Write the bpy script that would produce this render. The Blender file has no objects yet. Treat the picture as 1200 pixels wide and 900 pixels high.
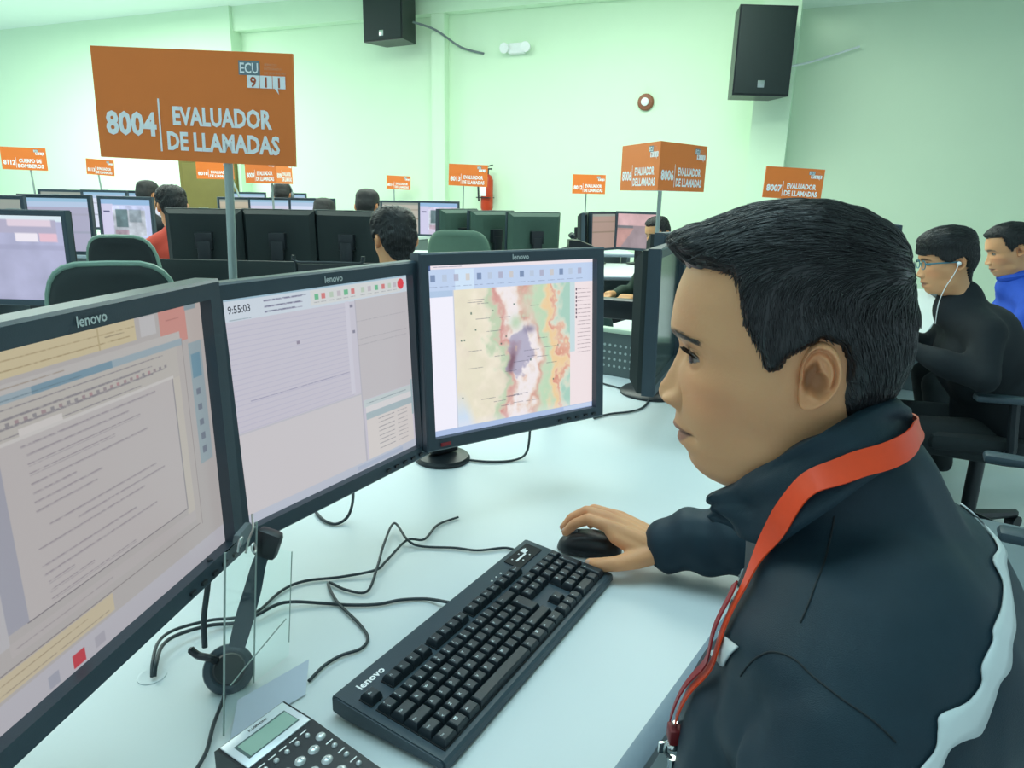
import bpy, bmesh, math, random
import numpy as np
from mathutils import Vector, Matrix
from mathutils.bvhtree import BVHTree

random.seed(7); RNG = np.random.default_rng(7)
SC = bpy.context.scene
COL = SC.collection

# ------------------------------------------------------------------ camera
cam_d = bpy.data.cameras.new('camera'); cam = bpy.data.objects.new('camera', cam_d); COL.objects.link(cam)
FPX, PITCH, ROLL, CAMZ = 823.0, .263, .021, 1.334
cam_d.sensor_fit = 'HORIZONTAL'; cam_d.sensor_width = 36.0; cam_d.lens = 36.0 * FPX / 1200.0
cam_d.clip_start = .02; cam_d.clip_end = 100
fw = Vector((0, math.cos(PITCH), -math.sin(PITCH))); up0 = Vector((0, math.sin(PITCH), math.cos(PITCH))); rt0 = Vector((1, 0, 0))
rt = rt0 * math.cos(ROLL) + up0 * math.sin(ROLL); up = up0 * math.cos(ROLL) - rt0 * math.sin(ROLL)
cam.matrix_world = Matrix(((rt.x, up.x, -fw.x, 0), (rt.y, up.y, -fw.y, 0), (rt.z, up.z, -fw.z, CAMZ), (0, 0, 0, 1)))
SC.camera = cam

# ------------------------------------------------------------------ world, lights, exposure
w = bpy.data.worlds.new('world'); SC.world = w; w.use_nodes = True
bg = w.node_tree.nodes['Background']; bg.inputs[0].default_value = (.68, .91, 1.0, 1); bg.inputs[1].default_value = .80
SC.view_settings.view_transform = 'Standard'; SC.view_settings.look = 'None'; SC.view_settings.gamma = 1
SC.view_settings.exposure = 0.0; SC.view_settings.use_curve_mapping = False

def area(name, loc, size, power, col=(1, 1, 1), rot=(0, 0, 0)):
    l = bpy.data.lights.new(name, 'AREA'); l.shape = 'RECTANGLE'; l.size, l.size_y = size; l.energy = power; l.color = col
    o = bpy.data.objects.new(name, l); COL.objects.link(o); o.location = loc; o.rotation_euler = rot
    return o
CEIL = 4.0
CYAN = (.62, .90, 1.0); GRN = (.90, 1.0, .90)
area('ceiling_lamp_light', (-.4, 1.4, CEIL - .12), (3.0, 1.8), 66, CYAN)
area('ceiling_lamp_light', (-4.0, 4.4, CEIL - .12), (3.0, 1.5), 115, GRN)
area('ceiling_lamp_light', (.6, 4.6, CEIL - .12), (3.0, 1.5), 80, GRN)
area('ceiling_lamp_light', (-7.6, 9.6, CEIL - .12), (5.5, 2.4), 360, GRN)
area('ceiling_lamp_light', (-.6, 7.0, CEIL - .12), (5.0, 1.6), 175, GRN)

# ------------------------------------------------------------------ materials
def s2l(c):
    return tuple((x / 12.92 if x <= .04045 else ((x + .055) / 1.055) ** 2.4) for x in c)
def rgb(r, g, b): return s2l((r / 255, g / 255, b / 255))
MATS = {}
def mat(name, col, rough=.5, metal=0, var=.06, scale=40, bump=0, bscale=300, spec=.5, **kw):
    if name in MATS: return MATS[name]
    m = bpy.data.materials.new(name); m.use_nodes = True; nt = m.node_tree; p = nt.nodes['Principled BSDF']
    p.inputs['Roughness'].default_value = rough; p.inputs['Metallic'].default_value = metal
    p.inputs['Specular IOR Level'].default_value = spec
    tc = nt.nodes.new('ShaderNodeTexCoord')
    nz = nt.nodes.new('ShaderNodeTexNoise'); nz.inputs['Scale'].default_value = scale; nz.inputs['Detail'].default_value = 3
    nt.links.new(tc.outputs['Object'], nz.inputs['Vector'])
    mx = nt.nodes.new('ShaderNodeMix'); mx.data_type = 'RGBA'
    mx.inputs['A'].default_value = tuple(c * (1 - var) for c in col) + (1,)
    mx.inputs['B'].default_value = tuple(min(1, c * (1 + var)) for c in col) + (1,)
    nt.links.new(nz.outputs['Fac'], mx.inputs['Factor']); nt.links.new(mx.outputs['Result'], p.inputs['Base Color'])
    if bump:
        n2 = nt.nodes.new('ShaderNodeTexNoise'); n2.inputs['Scale'].default_value = bscale; n2.inputs['Detail'].default_value = 2
        nt.links.new(tc.outputs['Object'], n2.inputs['Vector'])
        bp = nt.nodes.new('ShaderNodeBump'); bp.inputs['Strength'].default_value = bump; bp.inputs['Distance'].default_value = .001
        nt.links.new(n2.outputs['Fac'], bp.inputs['Height']); nt.links.new(bp.outputs['Normal'], p.inputs['Normal'])
    for k, v in kw.items(): p.inputs[k].default_value = v
    MATS[name] = m; return m
def emit_mat(name, col, strength=1.0):
    if name in MATS: return MATS[name]
    m = mat(name, (.02, .02, .02), .35); p = m.node_tree.nodes['Principled BSDF']
    p.inputs['Emission Color'].default_value = tuple(col) + (1,); p.inputs['Emission Strength'].default_value = strength
    return m
def attr_mat(name, emission=0, rough=.5, spec=.5, sss=0, bump=0, bscale=300):
    if name in MATS: return MATS[name]
    m = bpy.data.materials.new(name); m.use_nodes = True; nt = m.node_tree; p = nt.nodes['Principled BSDF']
    a = nt.nodes.new('ShaderNodeAttribute'); a.attribute_name = 'Col'
    p.inputs['Roughness'].default_value = rough; p.inputs['Specular IOR Level'].default_value = spec
    if emission:
        p.inputs['Base Color'].default_value = (.02, .02, .02, 1)
        nt.links.new(a.outputs['Color'], p.inputs['Emission Color']); p.inputs['Emission Strength'].default_value = emission
    else:
        nt.links.new(a.outputs['Color'], p.inputs['Base Color'])
    if sss:
        p.inputs['Subsurface Weight'].default_value = sss; p.inputs['Subsurface Radius'].default_value = (1, .35, .2); p.inputs['Subsurface Scale'].default_value = .004
    if bump:
        tc = nt.nodes.new('ShaderNodeTexCoord'); n2 = nt.nodes.new('ShaderNodeTexNoise'); n2.inputs['Scale'].default_value = bscale
        nt.links.new(tc.outputs['Object'], n2.inputs['Vector'])
        bp = nt.nodes.new('ShaderNodeBump'); bp.inputs['Strength'].default_value = bump; bp.inputs['Distance'].default_value = .0006
        nt.links.new(n2.outputs['Fac'], bp.inputs['Height']); nt.links.new(bp.outputs['Normal'], p.inputs['Normal'])
    MATS[name] = m; return m

M_BLACKPL = mat('black plastic', rgb(54, 70, 80), .42, bump=.15, bscale=900)
M_DARKPL = mat('dark plastic', rgb(26, 33, 38), .38, bump=.15, bscale=900)
M_BACKPL = mat('monitor back plastic', rgb(30, 42, 42), .55, bump=.2, bscale=700)
M_GREYPL = mat('grey plastic', rgb(105, 118, 122), .5)
M_WHITE = mat('white laminate', rgb(214, 222, 224), .42, var=.02, scale=6)
M_EDGE = mat('grey edge band', rgb(140, 155, 168), .35)
M_WALL = mat('pale green paint', rgb(217, 243, 214), .85, var=.015, scale=3)
M_WALLR = mat('right wall grey green', rgb(210, 230, 204), .85, var=.02, scale=3)  # slightly darker and greyer than the back wall
M_CEIL = mat('ceiling white', rgb(226, 242, 232), .9, var=.02, scale=5)
M_FLOOR = mat('pale floor tile', rgb(205, 215, 220), .3, var=.04, scale=5)
M_METAL = mat('brushed metal', rgb(190, 198, 195), .3, 1.0)
M_POLE = mat('painted pole', rgb(165, 180, 175), .4, .4)
M_SIGN = mat('orange sign vinyl', rgb(242, 128, 50), .5, var=.04, scale=12)
M_SIGNSIDE = mat('white board', rgb(235, 240, 240), .5)
M_PRINT = mat('white print', (.97, .97, .97), .5, var=.01)
M_GPRINT = mat('grey print', rgb(118, 138, 145), .5)
M_ORPRINT = mat('orange print', rgb(186, 84, 40), .5)
M_PALEPRINT = mat('pale orange print', rgb(226, 170, 135), .5)
M_CABLE = mat('cable rubber', rgb(38, 52, 58), .5)
M_JACKET = mat('navy black nylon', rgb(28, 49, 61), .52, spec=.28, var=.12, scale=60, bump=.35, bscale=1400)
M_STRIPE = mat('reflective white tape', rgb(206, 214, 216), .35, var=.04, scale=80)
M_STRAP = mat('red orange ribbon', rgb(244, 74, 26), .4, var=.06, scale=120)
M_DKRED = mat('dark red leather', rgb(120, 24, 30), .5)
M_HAIR = mat('black hair', (.010, .011, .013), .28, var=.25, scale=30, spec=.55)
M_HAIRFAR = mat('matt black hair', (.012, .013, .013), .6, var=.3, scale=60, bump=.8, bscale=500)
M_SKIN = attr_mat('skin', rough=.5, spec=.35, sss=.25, bump=.25, bscale=420)
M_SCREEN = attr_mat('screen', emission=1.0, rough=.3, spec=.3)
M_EYE = attr_mat('eye', rough=.08, spec=.5)
M_WOOD = mat('olive brown door', rgb(104, 96, 40), .6, var=.1, scale=8)
M_GREYFAB = mat('grey chair plastic', rgb(112, 128, 134), .6)
M_BLKFAB = mat('black chair fabric', rgb(30, 38, 40), .85, var=.15, scale=200, bump=.4)
M_PAPER = mat('paper', rgb(206, 212, 226), .8, var=.02)
M_RED = mat('red enamel', rgb(190, 60, 25), .35)
M_TEAL = mat('dark teal chair', rgb(52, 74, 68), .6)

# ------------------------------------------------------------------ mesh helpers
class MB:
    def __init__(s): s.v = []; s.f = []; s.m = []
    def add(s, verts, faces, mi=0):
        o = len(s.v); s.v += [tuple(p) for p in verts]; s.f += [tuple(i + o for i in f) for f in faces]; s.m += [mi] * len(faces); return s
    def box(s, c, size, R=None, mi=0, bev=0):
        hx, hy, hz = size[0] / 2, size[1] / 2, size[2] / 2
        if bev:
            b = bmesh.new(); bmesh.ops.create_cube(b, size=1)
            for v in b.verts: v.co = Vector((v.co.x * size[0], v.co.y * size[1], v.co.z * size[2]))
            bmesh.ops.bevel(b, geom=b.edges[:], offset=bev, segments=2, profile=.5, affect='EDGES')
            b.verts.index_update(); vs = [v.co.copy() for v in b.verts]; fs = [[v.index for v in f.verts] for f in b.faces]; b.free()
        else:
            vs = [Vector((x * hx, y * hy, z * hz)) for x in (-1, 1) for y in (-1, 1) for z in (-1, 1)]
            fs = [(0, 1, 3, 2), (4, 6, 7, 5), (0, 4, 5, 1), (2, 3, 7, 6), (0, 2, 6, 4), (1, 5, 7, 3)]
        if R is not None: vs = [R @ v for v in vs]
        c = Vector(c); return s.add([v + c for v in vs], fs, mi)
    def tube(s, pts, r, n=8, mi=0, cap=True):
        P = [Vector(p) for p in pts]; rs = r if hasattr(r, '__len__') else [r] * len(P)
        vs = []; fs = []; t0 = (P[1] - P[0]).normalized()
        a = t0.orthogonal().normalized()
        for i, p in enumerate(P):
            t = (P[min(i + 1, len(P) - 1)] - P[max(i - 1, 0)]).normalized()
            a = (a - t * a.dot(t)).normalized(); b = t.cross(a)
            for k in range(n):
                q = 2 * math.pi * k / n; vs.append(p + (a * math.cos(q) + b * math.sin(q)) * rs[i])
        for i in range(len(P) - 1):
            for k in range(n):
                k2 = (k + 1) % n; fs.append((i * n + k, i * n + k2, (i + 1) * n + k2, (i + 1) * n + k))
        if cap: fs.append(tuple(reversed(range(n)))); fs.append(tuple((len(P) - 1) * n + k for k in range(n)))
        return s.add(vs, fs, mi)
    def cyl(s, p0, p1, r, n=16, mi=0, r2=None): return s.tube([p0, p1], [r, r if r2 is None else r2], n, mi)
    def lathe(s, prof, n=24, M=None, mi=0):
        vs = []; fs = []
        for (r, z) in prof:
            for k in range(n):
                q = 2 * math.pi * k / n; vs.append(Vector((r * math.cos(q), r * math.sin(q), z)))
        for i in range(len(prof) - 1):
            for k in range(n):
                k2 = (k + 1) % n; fs.append((i * n + k, i * n + k2, (i + 1) * n + k2, (i + 1) * n + k))
        fs.append(tuple(reversed(range(n)))); fs.append(tuple((len(prof) - 1) * n + k for k in range(n)))
        if M is not None: vs = [M @ v for v in vs]
        return s.add(vs, fs, mi)
    def prism(s, poly, z0, z1, M=None, mi=0):
        n = len(poly); vs = [Vector((x, y, z0)) for x, y in poly] + [Vector((x, y, z1)) for x, y in poly]
        if M is not None: vs = [M @ v for v in vs]
        fs = [tuple(reversed(range(n))), tuple(range(n, 2 * n))] + [(i, (i + 1) % n, n + (i + 1) % n, n + i) for i in range(n)]
        return s.add(vs, fs, mi)
    def ell(s, c, r, R=None, nu=16, nv=10, mi=0):
        vs = []; fs = []
        for j in range(nv + 1):
            th = math.pi * j / nv
            for i in range(nu):
                ph = 2 * math.pi * i / nu
                v = Vector((r[0] * math.sin(th) * math.cos(ph), r[1] * math.sin(th) * math.sin(ph), r[2] * math.cos(th)))
                vs.append((R @ v if R is not None else v) + Vector(c))
        for j in range(nv):
            for i in range(nu):
                i2 = (i + 1) % nu; fs.append((j * nu + i, (j + 1) * nu + i, (j + 1) * nu + i2, j * nu + i2))
        return s.add(vs, fs, mi)
    def mesh(s, name, mats, smooth=True, angle=35):
        me = bpy.data.meshes.new(name); me.from_pydata(s.v, [], s.f)
        for m in (mats if isinstance(mats, (list, tuple)) else [mats]): me.materials.append(m)
        me.polygons.foreach_set('material_index', s.m)
        b = bmesh.new(); b.from_mesh(me); bmesh.ops.remove_doubles(b, verts=b.verts, dist=1e-6); bmesh.ops.recalc_face_normals(b, faces=b.faces); b.to_mesh(me); b.free()
        if smooth: me.shade_smooth(); me.set_sharp_from_angle(angle=math.radians(angle))
        return me
    def build(s, name, mats, parent=None, smooth=True, angle=35, **props):
        return link(name, s.mesh(name, mats, smooth, angle), parent, **props)
def link(name, data, parent=None, **props):
    o = bpy.data.objects.new(name, data); COL.objects.link(o)
    if parent is not None: o.parent = parent
    for k, v in props.items(): o[k] = v
    return o
def tag(o, label, cat, group=None):
    o['label'] = label; o['category'] = cat
    if group: o['group'] = group
    return o
def empty(name, loc, label, cat, rz=0, group=None, R=None):
    o = bpy.data.objects.new(name, None); COL.objects.link(o); o.empty_display_size = .05
    if R is not None: o.matrix_world = Matrix.Translation(Vector(loc)) @ R.to_4x4()
    else: o.location = loc; o.rotation_euler = (0, 0, rz)
    return tag(o, label, cat, group)
def spline(pts, n=8):
    P = [Vector(p) for p in pts]; out = []
    for i in range(len(P) - 1):
        p0, p1, p2, p3 = P[max(i - 1, 0)], P[i], P[i + 1], P[min(i + 2, len(P) - 1)]
        for k in range(n):
            t = k / n
            out.append(.5 * ((2 * p1) + (p2 - p0) * t + (2 * p0 - 5 * p1 + 4 * p2 - p3) * t * t + (3 * p1 - p0 - 3 * p2 + p3) * t ** 3))
    out.append(P[-1]); return out
def rot_axes(x, y, z): return Matrix((x, y, z)).transposed()

_TX = {}
def text_geo(s, size, bold=0, align='CENTER', res=2):
    key = (s, bold, res)
    if key not in _TX:
        c = bpy.data.curves.new('t', 'FONT'); c.body = s; c.size = 1; c.align_x = 'LEFT'; c.resolution_u = res; c.offset = bold
        c.fill_mode = 'FRONT'
        o = bpy.data.objects.new('t', c); COL.objects.link(o)
        me = bpy.data.meshes.new_from_object(o.evaluated_get(bpy.context.evaluated_depsgraph_get()))
        vs = [v.co.copy() for v in me.vertices]; fs = [tuple(p.vertices) for p in me.polygons]
        bpy.data.objects.remove(o); bpy.data.curves.remove(c); bpy.data.meshes.remove(me)
        _TX[key] = (vs, fs)
    vs, fs = _TX[key]
    if not vs: return [], []
    x0 = min(v.x for v in vs); x1 = max(v.x for v in vs)
    sh = {'CENTER': -(x0 + x1) / 2, 'LEFT': -x0, 'RIGHT': -x1}[align]
    return [Vector(((v.x + sh) * size, v.y * size, 0)) for v in vs], fs
def put_text(mb, s, size, origin, ux, uy, bold=0, align='CENTER', mi=0, fit=None, res=2):
    vs, fs = text_geo(s, size, bold, align, res)
    if fit and vs:
        wd = max(v.x for v in vs) - min(v.x for v in vs); k = fit / wd
        vs = [Vector((v.x * k, v.y, 0)) for v in vs]
    o = Vector(origin); ux = Vector(ux); uy = Vector(uy)
    mb.add([o + ux * v.x + uy * v.y for v in vs], fs, mi)

def remesh(mb, voxel, smooth=4, name='m'):
    me = bpy.data.meshes.new('tmp'); me.from_pydata([tuple(v) for v in mb.v], [], mb.f)
    o = bpy.data.objects.new('tmp', me); COL.objects.link(o)
    m = o.modifiers.new('r', 'REMESH'); m.mode = 'VOXEL'; m.voxel_size = voxel
    if smooth:
        m2 = o.modifiers.new('s', 'SMOOTH'); m2.factor = .5; m2.iterations = smooth
    out = bpy.data.meshes.new_from_object(o.evaluated_get(bpy.context.evaluated_depsgraph_get()))
    out.name = name; bpy.data.objects.remove(o); bpy.data.meshes.remove(me); out.shade_smooth(); return out
def cone(mb, a, b, ra, rb, n=10):
    """round cone between two points"""
    a = Vector(a); b = Vector(b); bm = bmesh.new()
    for c, r in ((a, ra), (b, rb)):
        M = Matrix.Translation(c); bmesh.ops.create_icosphere(bm, subdivisions=2, radius=r, matrix=M)
    ret = bmesh.ops.convex_hull(bm, input=bm.verts[:])
    bad = [v for v in bm.verts if not v.link_faces]; bmesh.ops.delete(bm, geom=bad, context='VERTS')
    inner = [g for g in ret['geom_interior'] if isinstance(g, bmesh.types.BMVert) and g.is_valid]
    if inner: bmesh.ops.delete(bm, geom=inner, context='VERTS')
    bm.verts.index_update()
    mb.add([v.co.copy() for v in bm.verts], [[v.index for v in f.verts] for f in bm.faces]); bm.free()
def chain(mb, pts):
    for (p, r), (q, s) in zip(pts[:-1], pts[1:]): cone(mb, p, q, r, s)
def mesh_arrays(me):
    n = len(me.vertices); co = np.empty(n * 3); me.vertices.foreach_get('co', co)
    return co.reshape(-1, 3), [tuple(p.vertices) for p in me.polygons]
def set_col(me, cols):
    a = me.color_attributes.new('Col', 'FLOAT_COLOR', 'POINT'); c = np.ones((len(me.vertices), 4)); c[:, :3] = cols
    a.data.foreach_set('color', c.ravel().astype(np.float32))
def smoothnoise(P, scale, seed):
    r = np.random.default_rng(seed); out = np.zeros(len(P))
    for k in range(10):
        d = r.normal(size=3); d /= np.linalg.norm(d); out += np.sin(P @ d * scale * r.uniform(.6, 1.6) + r.uniform(0, 6.28))
    return out / 10 ** .5

# ------------------------------------------------------------------ setting
WE = Vector((.92, -.39, 0)).normalized(); WN = Vector((-.39, -.92, 0)).normalized(); WP = Vector((-1.084, 10.5, 0))
def wpt(t, z, off=0): return WP + WE * t + WN * off + Vector((0, 0, z))
WR = rot_axes(WE, -WN, Vector((0, 0, 1)))     # local x along wall, y into the wall, z up
def wbox(name, t0, t1, z0, z1, d0, d1, m, bev=0):
    b = MB(); b.box(wpt((t0 + t1) / 2, (z0 + z1) / 2, (d0 + d1) / 2), (t1 - t0, abs(d1 - d0), z1 - z0), WR, bev=bev)
    return b.build(name, m, kind='structure')
b = MB(); b.box((-2, 6, -.05), (26, 22, .1)); b.build('floor', M_FLOOR, kind='structure')
b = MB(); b.box((-2, 6, CEIL + .05), (26, 22, .1)); b.build('ceiling', M_CEIL, kind='structure')
wbox('wall_back', -13, 4.24, 0, CEIL, -.2, 0, M_WALL)
wbox('wall_right', 4.24, 12, 0, CEIL, -.2, .0, M_WALLR)
wbox('trim_1', -.06, .14, 0, 3.66, 0, .14, M_WALL)                # slim pilaster
wbox('trim_2', 4.22, 4.62, 0, CEIL, 0, .30, M_WALL)               # column that carries the second loudspeaker
wbox('trim_3', -13, -3.5, 0, CEIL, 0, .22, M_WALL)                # wall end standing proud
wbox('trim_4', -3.5, 4.22, 3.66, CEIL, 0, .16, M_WALL)            # beam under the ceiling
wbox('trim_5', 4.62, 12, 3.41, CEIL, .0, 2.2, M_CEIL)             # lowered ceiling strip
# wooden door far left
d = wbox('door_1', -4.76, -3.56, 0, 1.83, .22, .28, M_WOOD)
b = MB(); b.box(wpt(-4.16, .92, .295), (1.0, .03, 1.62), WR, bev=.008); b.build('door_panel', M_WOOD, d)
b = MB(); b.cyl(wpt(-3.72, .95, .30), wpt(-3.72, .95, .36), .02); b.box(wpt(-3.76, .95, .365), (.12, .02, .02), WR); b.build('door_handle', M_METAL, d)

# ------------------------------------------------------------------ wall things
def speaker(name, t, z0, z1, wd, off, turn, label):
    R = WR @ Matrix.Rotation(turn, 3, 'Z'); h = z1 - z0
    c = wpt(t, (z0 + z1) / 2, off)
    r = empty(name, wpt(t, z0, off), label, 'loudspeaker', R=R); Ri = R.inverted(); o = r.matrix_world.translation
    L = lambda b: [setattr(b, 'v', [tuple(Ri @ (Vector(p) - o)) for p in b.v]), b][1]
    b = MB(); b.prism([(-wd / 2, -.19), (wd / 2, -.19), (wd * .38, .19), (-wd * .38, .19)], 0, h); b.build('cabinet', M_DARKPL, r)
    b = MB(); b.box((0, -.197, h / 2), (wd * .95, .016, h * .96), bev=.006); g = b.build('grille', mat('speaker grille', rgb(33, 46, 46), .7, bump=.5, bscale=300), r)
    b = MB(); b.box((.02 - wd * .05, -.207, h * .13), (.07, .006, .07), bev=.002); b.build('badge', M_METAL, g)
    b = MB(); b.box((0, .24, h * .55), (.1, .14, .2)); b.cyl((0, .22, h * .3), (0, .22, h * .8), .025); b.build('wall_bracket', M_DARKPL, r)
    return r
speaker('wall_speaker', -.50, 3.27, 4.0 - .03, .66, .42, -.12, 'black wall loudspeaker near the ceiling above the 8004 sign, top cut off by the frame')
speaker('wall_speaker', 4.26, 2.40, 3.27, .60, .72, .42, 'black loudspeaker on the column above the person in front')
def wire(name, pts, r, label, m=M_WHITE, cat='cable'):
    b = MB(); b.tube(spline(pts, 6), r, 6); return tag(b.build(name, m), label, cat)
wire('speaker_cable', [wpt(-.20, 3.52, .38), wpt(.05, 3.44, .2), wpt(.35, 3.24, .06), wpt(.68, 3.15, .025)], .014, 'thin cable drooping from the speaker above the 8004 sign to the wall', M_GREYPL)
wire('speaker_cable', [wpt(4.55, 2.75, .42), wpt(4.78, 2.84, .10), wpt(5.25, 2.98, .05)], .012, 'pale cable running right along the wall from the column loudspeaker')
# emergency light
r = empty('emergency_light', wpt(1.17, 3.12, 0), 'white twin-lamp emergency light high on the back wall', 'emergency light', R=WR)
b = MB(); b.box((0, -.05, .06), (.22, .09, .13), bev=.012); b.build('housing', M_SIGNSIDE, r)
for sx in (-1, 1):
    b = MB(); b.cyl((sx * .14, -.05, .07), (sx * .15, -.14, .06), .05, 16, r2=.065); b.build('lamp_head', M_SIGNSIDE, r)
# round alarm
r = empty('wall_alarm', wpt(2.91, 2.40, 0), 'round brown alarm bell with a white centre on the back wall', 'alarm', R=WR)
MX = Matrix.Rotation(math.pi / 2, 4, 'X') @ Matrix.Identity(4)
b = MB(); b.lathe([(.10, 0), (.10, .03), (.085, .05), (.05, .055)], 24, MX.copy()); b.v = [(x, y, z + .08) for x, y, z in b.v]; b.build('bell_rim', mat('brown enamel', rgb(140, 84, 58), .5), r)
b = MB(); b.lathe([(.048, .05), (.048, .075), (.03, .085)], 20, MX.copy()); b.v = [(x, y, z + .08) for x, y, z in b.v]; b.build('centre', M_SIGNSIDE, r)
# extinguisher
r = empty('fire_extinguisher', wpt(.80, 1.12, .14), 'red fire extinguisher hanging on the wall beside a sign', 'extinguisher', R=WR)
b = MB(); b.lathe([(.075, 0), (.085, .03), (.085, .40), (.06, .46), (.03, .48)], 20); b.build('cylinder_body', M_RED, r)
b = MB(); b.cyl((0, 0, .48), (0, 0, .54), .025); b.box((.02, -.02, .55), (.12, .03, .02)); b.box((.03, -.02, .585), (.13, .025, .015), Matrix.Rotation(-.25, 3, 'Y')); b.build('valve_handle', M_DARKPL, r)
b = MB(); b.tube(spline([(-.02, -.02, .53), (-.12, -.04, .5), (-.11, -.05, .3), (-.10, -.05, .12)], 5), .012, 6); b.build('hose', M_CABLE, r)
b = MB(); b.box((-.02, -.084, .27), (.09, .01, .16), bev=.002); b.build('label_plate', M_PRINT, r)
b = MB(); b.box((0, .06, .2), (.05, .12, .05)); b.box((-.02, -.01, .17), (.19, .19, .012)); b.build('wall_bracket', M_DARKPL, r)

# ------------------------------------------------------------------ desks
RA = Vector((.57, .82, 0)).normalized(); RB = Vector((-.82, .57, 0)).normalized(); RE = Vector((.133, .627, 0))
RR = rot_axes(RA, RB, Vector((0, 0, 1)))
def rc(a, b_, z=0): return RE + RA * a + RB * b_ + Vector((0, 0, z))
def desk(name, a0, a1, b0, b1, label, group, edge=True, R=RR, base=RE, legs=True):
    c = base + R @ Vector(((a0 + a1) / 2, (b0 + b1) / 2, 0)); L, D = a1 - a0, b1 - b0
    r = empty(name, c, label, 'desk', R=R, group=group)
    b = MB(); b.box((0, .012, .7225), (L, D - .024, .035)); b.build('worktop', M_WHITE, r)
    # rounded front edge band
    prof = [(-D / 2 + .024, .74), (-D / 2 + .010, .738), (-D / 2 + .002, .732), (-D / 2, .722), (-D / 2 + .004, .710), (-D / 2 + .024, .705)]
    M = Matrix(((0, 0, 1, 0), (1, 0, 0, 0), (0, 1, 0, 0), (0, 0, 0, 1)))
    b = MB(); b.prism(prof, -L / 2, L / 2, M); b.build('edge_band', M_EDGE, r)
    if legs:
        for sx in (-1, 1):
            b = MB(); b.box((sx * (L / 2 - .04), .05, .352), (.03, D - .2, .704)); b.build('leg', M_GREYPL, r)
        b = MB(); b.box((0, D / 2 - .06, .47), (L - .12, .018, .40)); b.build('modesty_panel', M_GREYPL, r)
    return r
desk('desk', -.75, 1.56, -.014, .88, 'white desk carrying the three monitors and the keyboard in front', None)
desk('desk', 1.58, 3.2, 0, .88, 'white desk the person with glasses leans on', None)
desk('desk', 3.22, 5.25, 0, .88, 'white desk in front of the person in blue', None)
# perforated divider at the end of the first desk
r = empty('desk_divider', rc(1.535, .61, .74), 'grey perforated metal divider with pale top rail at the desk end', 'divider', R=RR)
b = MB(); b.box((0, 0, .075), (.015, .50, .15)); b.build('panel', mat('divider grey', rgb(92, 104, 104), .5, .3), r)
b = MB(); b.box((0, 0, .158), (.03, .52, .016), bev=.003); b.build('top_rail', mat('pale rail', rgb(196, 214, 190), .4), r)
b = MB()
for i in range(24):
    for j in range(4): b.cyl((-.0085, -.23 + i * .02, .035 + j * .024), (-.0078, -.23 + i * .02, .035 + j * .024), .005, 6)
o = b.build('perforations', mat('perforation light', rgb(170, 182, 180), .5), r); o['kind'] = 'stuff'

# ------------------------------------------------------------------ screens
def grid_screen(name, W, H, img, parent, m=None, z=.0):
    ny, nx = img.shape[:2]
    xs = np.linspace(-W / 2, W / 2, nx); ys = np.linspace(H / 2, -H / 2, ny)
    X, Z = np.meshgrid(xs, ys); v = np.stack([X, np.full_like(X, z), Z], -1).reshape(-1, 3)
    i = np.arange(nx * ny).reshape(ny, nx); f = np.stack([i[:-1, :-1], i[1:, :-1], i[1:, 1:], i[:-1, 1:]], -1).reshape(-1, 4)
    me = bpy.data.meshes.new(name); me.vertices.add(len(v)); me.vertices.foreach_set('co', v.ravel())
    me.loops.add(f.size); me.loops.foreach_set('vertex_index', f.ravel()); me.polygons.add(len(f))
    me.polygons.foreach_set('loop_start', np.arange(len(f)) * 4); me.polygons.foreach_set('loop_total', np.full(len(f), 4)); me.update(); me.validate()
    lin = np.where(img <= .04045, img / 12.92, ((img + .055) / 1.055) ** 2.4)
    set_col(me, lin.reshape(-1, 3)); me.materials.append(m or M_SCREEN)
    return link(name, me, parent)
class Img:
    def __init__(s, nx, ny, c): s.a = np.ones((ny, nx, 3)) * (np.array(c) / 255); s.nx = nx; s.ny = ny
    def rect(s, x0, y0, x1, y1, c, a=1.0):
        i0, i1 = int(round(x0 * (s.nx - 1))), int(round(x1 * (s.nx - 1))) + 1; j0, j1 = int(round(y0 * (s.ny - 1))), int(round(y1 * (s.ny - 1))) + 1
        i0, j0 = max(i0, 0), max(j0, 0)
        s.a[j0:j1, i0:i1] = s.a[j0:j1, i0:i1] * (1 - a) + np.array(c) / 255 * a; return s
    def line(s, x0, x1, y, c, a=.6, dash=True, seed=0):
        r = np.random.default_rng(seed + int(y * 1e4)); j = int(round(y * (s.ny - 1))); i0, i1 = int(x0 * (s.nx - 1)), int(x1 * (s.nx - 1))
        k = np.ones(max(i1 - i0, 0)) * a
        if dash and len(k): k *= np.clip(np.convolve(r.random(len(k)), np.ones(3) / 3, 'same') * 2 - .1, 0, 1)
        if 0 <= j < s.ny: s.a[j, i0:i1] = s.a[j, i0:i1] * (1 - k[:, None]) + np.array(c) / 255 * k[:, None]
        return s
    def grad(s, c0, c1):
        t = np.linspace(0, 1, s.ny)[:, None, None]; s.a = s.a * ((1 - t) * np.array(c0) + t * np.array(c1)); return s
def vnoise(nx, ny, cells, seed):
    r = np.random.default_rng(seed); cy = max(2, int(cells * ny / nx)); g = r.random((cy + 2, cells + 2))
    x = np.linspace(0, cells, nx); y = np.linspace(0, cy, ny); xi = np.minimum(x.astype(int), cells); yi = np.minimum(y.astype(int), cy)
    fx = (x - xi)[None]; fy = (y - yi)[:, None]; fx = fx * fx * (3 - 2 * fx); fy = fy * fy * (3 - 2 * fy)
    a = g[yi][:, xi]; b_ = g[yi][:, xi + 1]; c = g[yi + 1][:, xi]; d_ = g[yi + 1][:, xi + 1]
    return (a * (1 - fx) + b_ * fx) * (1 - fy) + (c * (1 - fx) + d_ * fx) * fy
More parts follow.
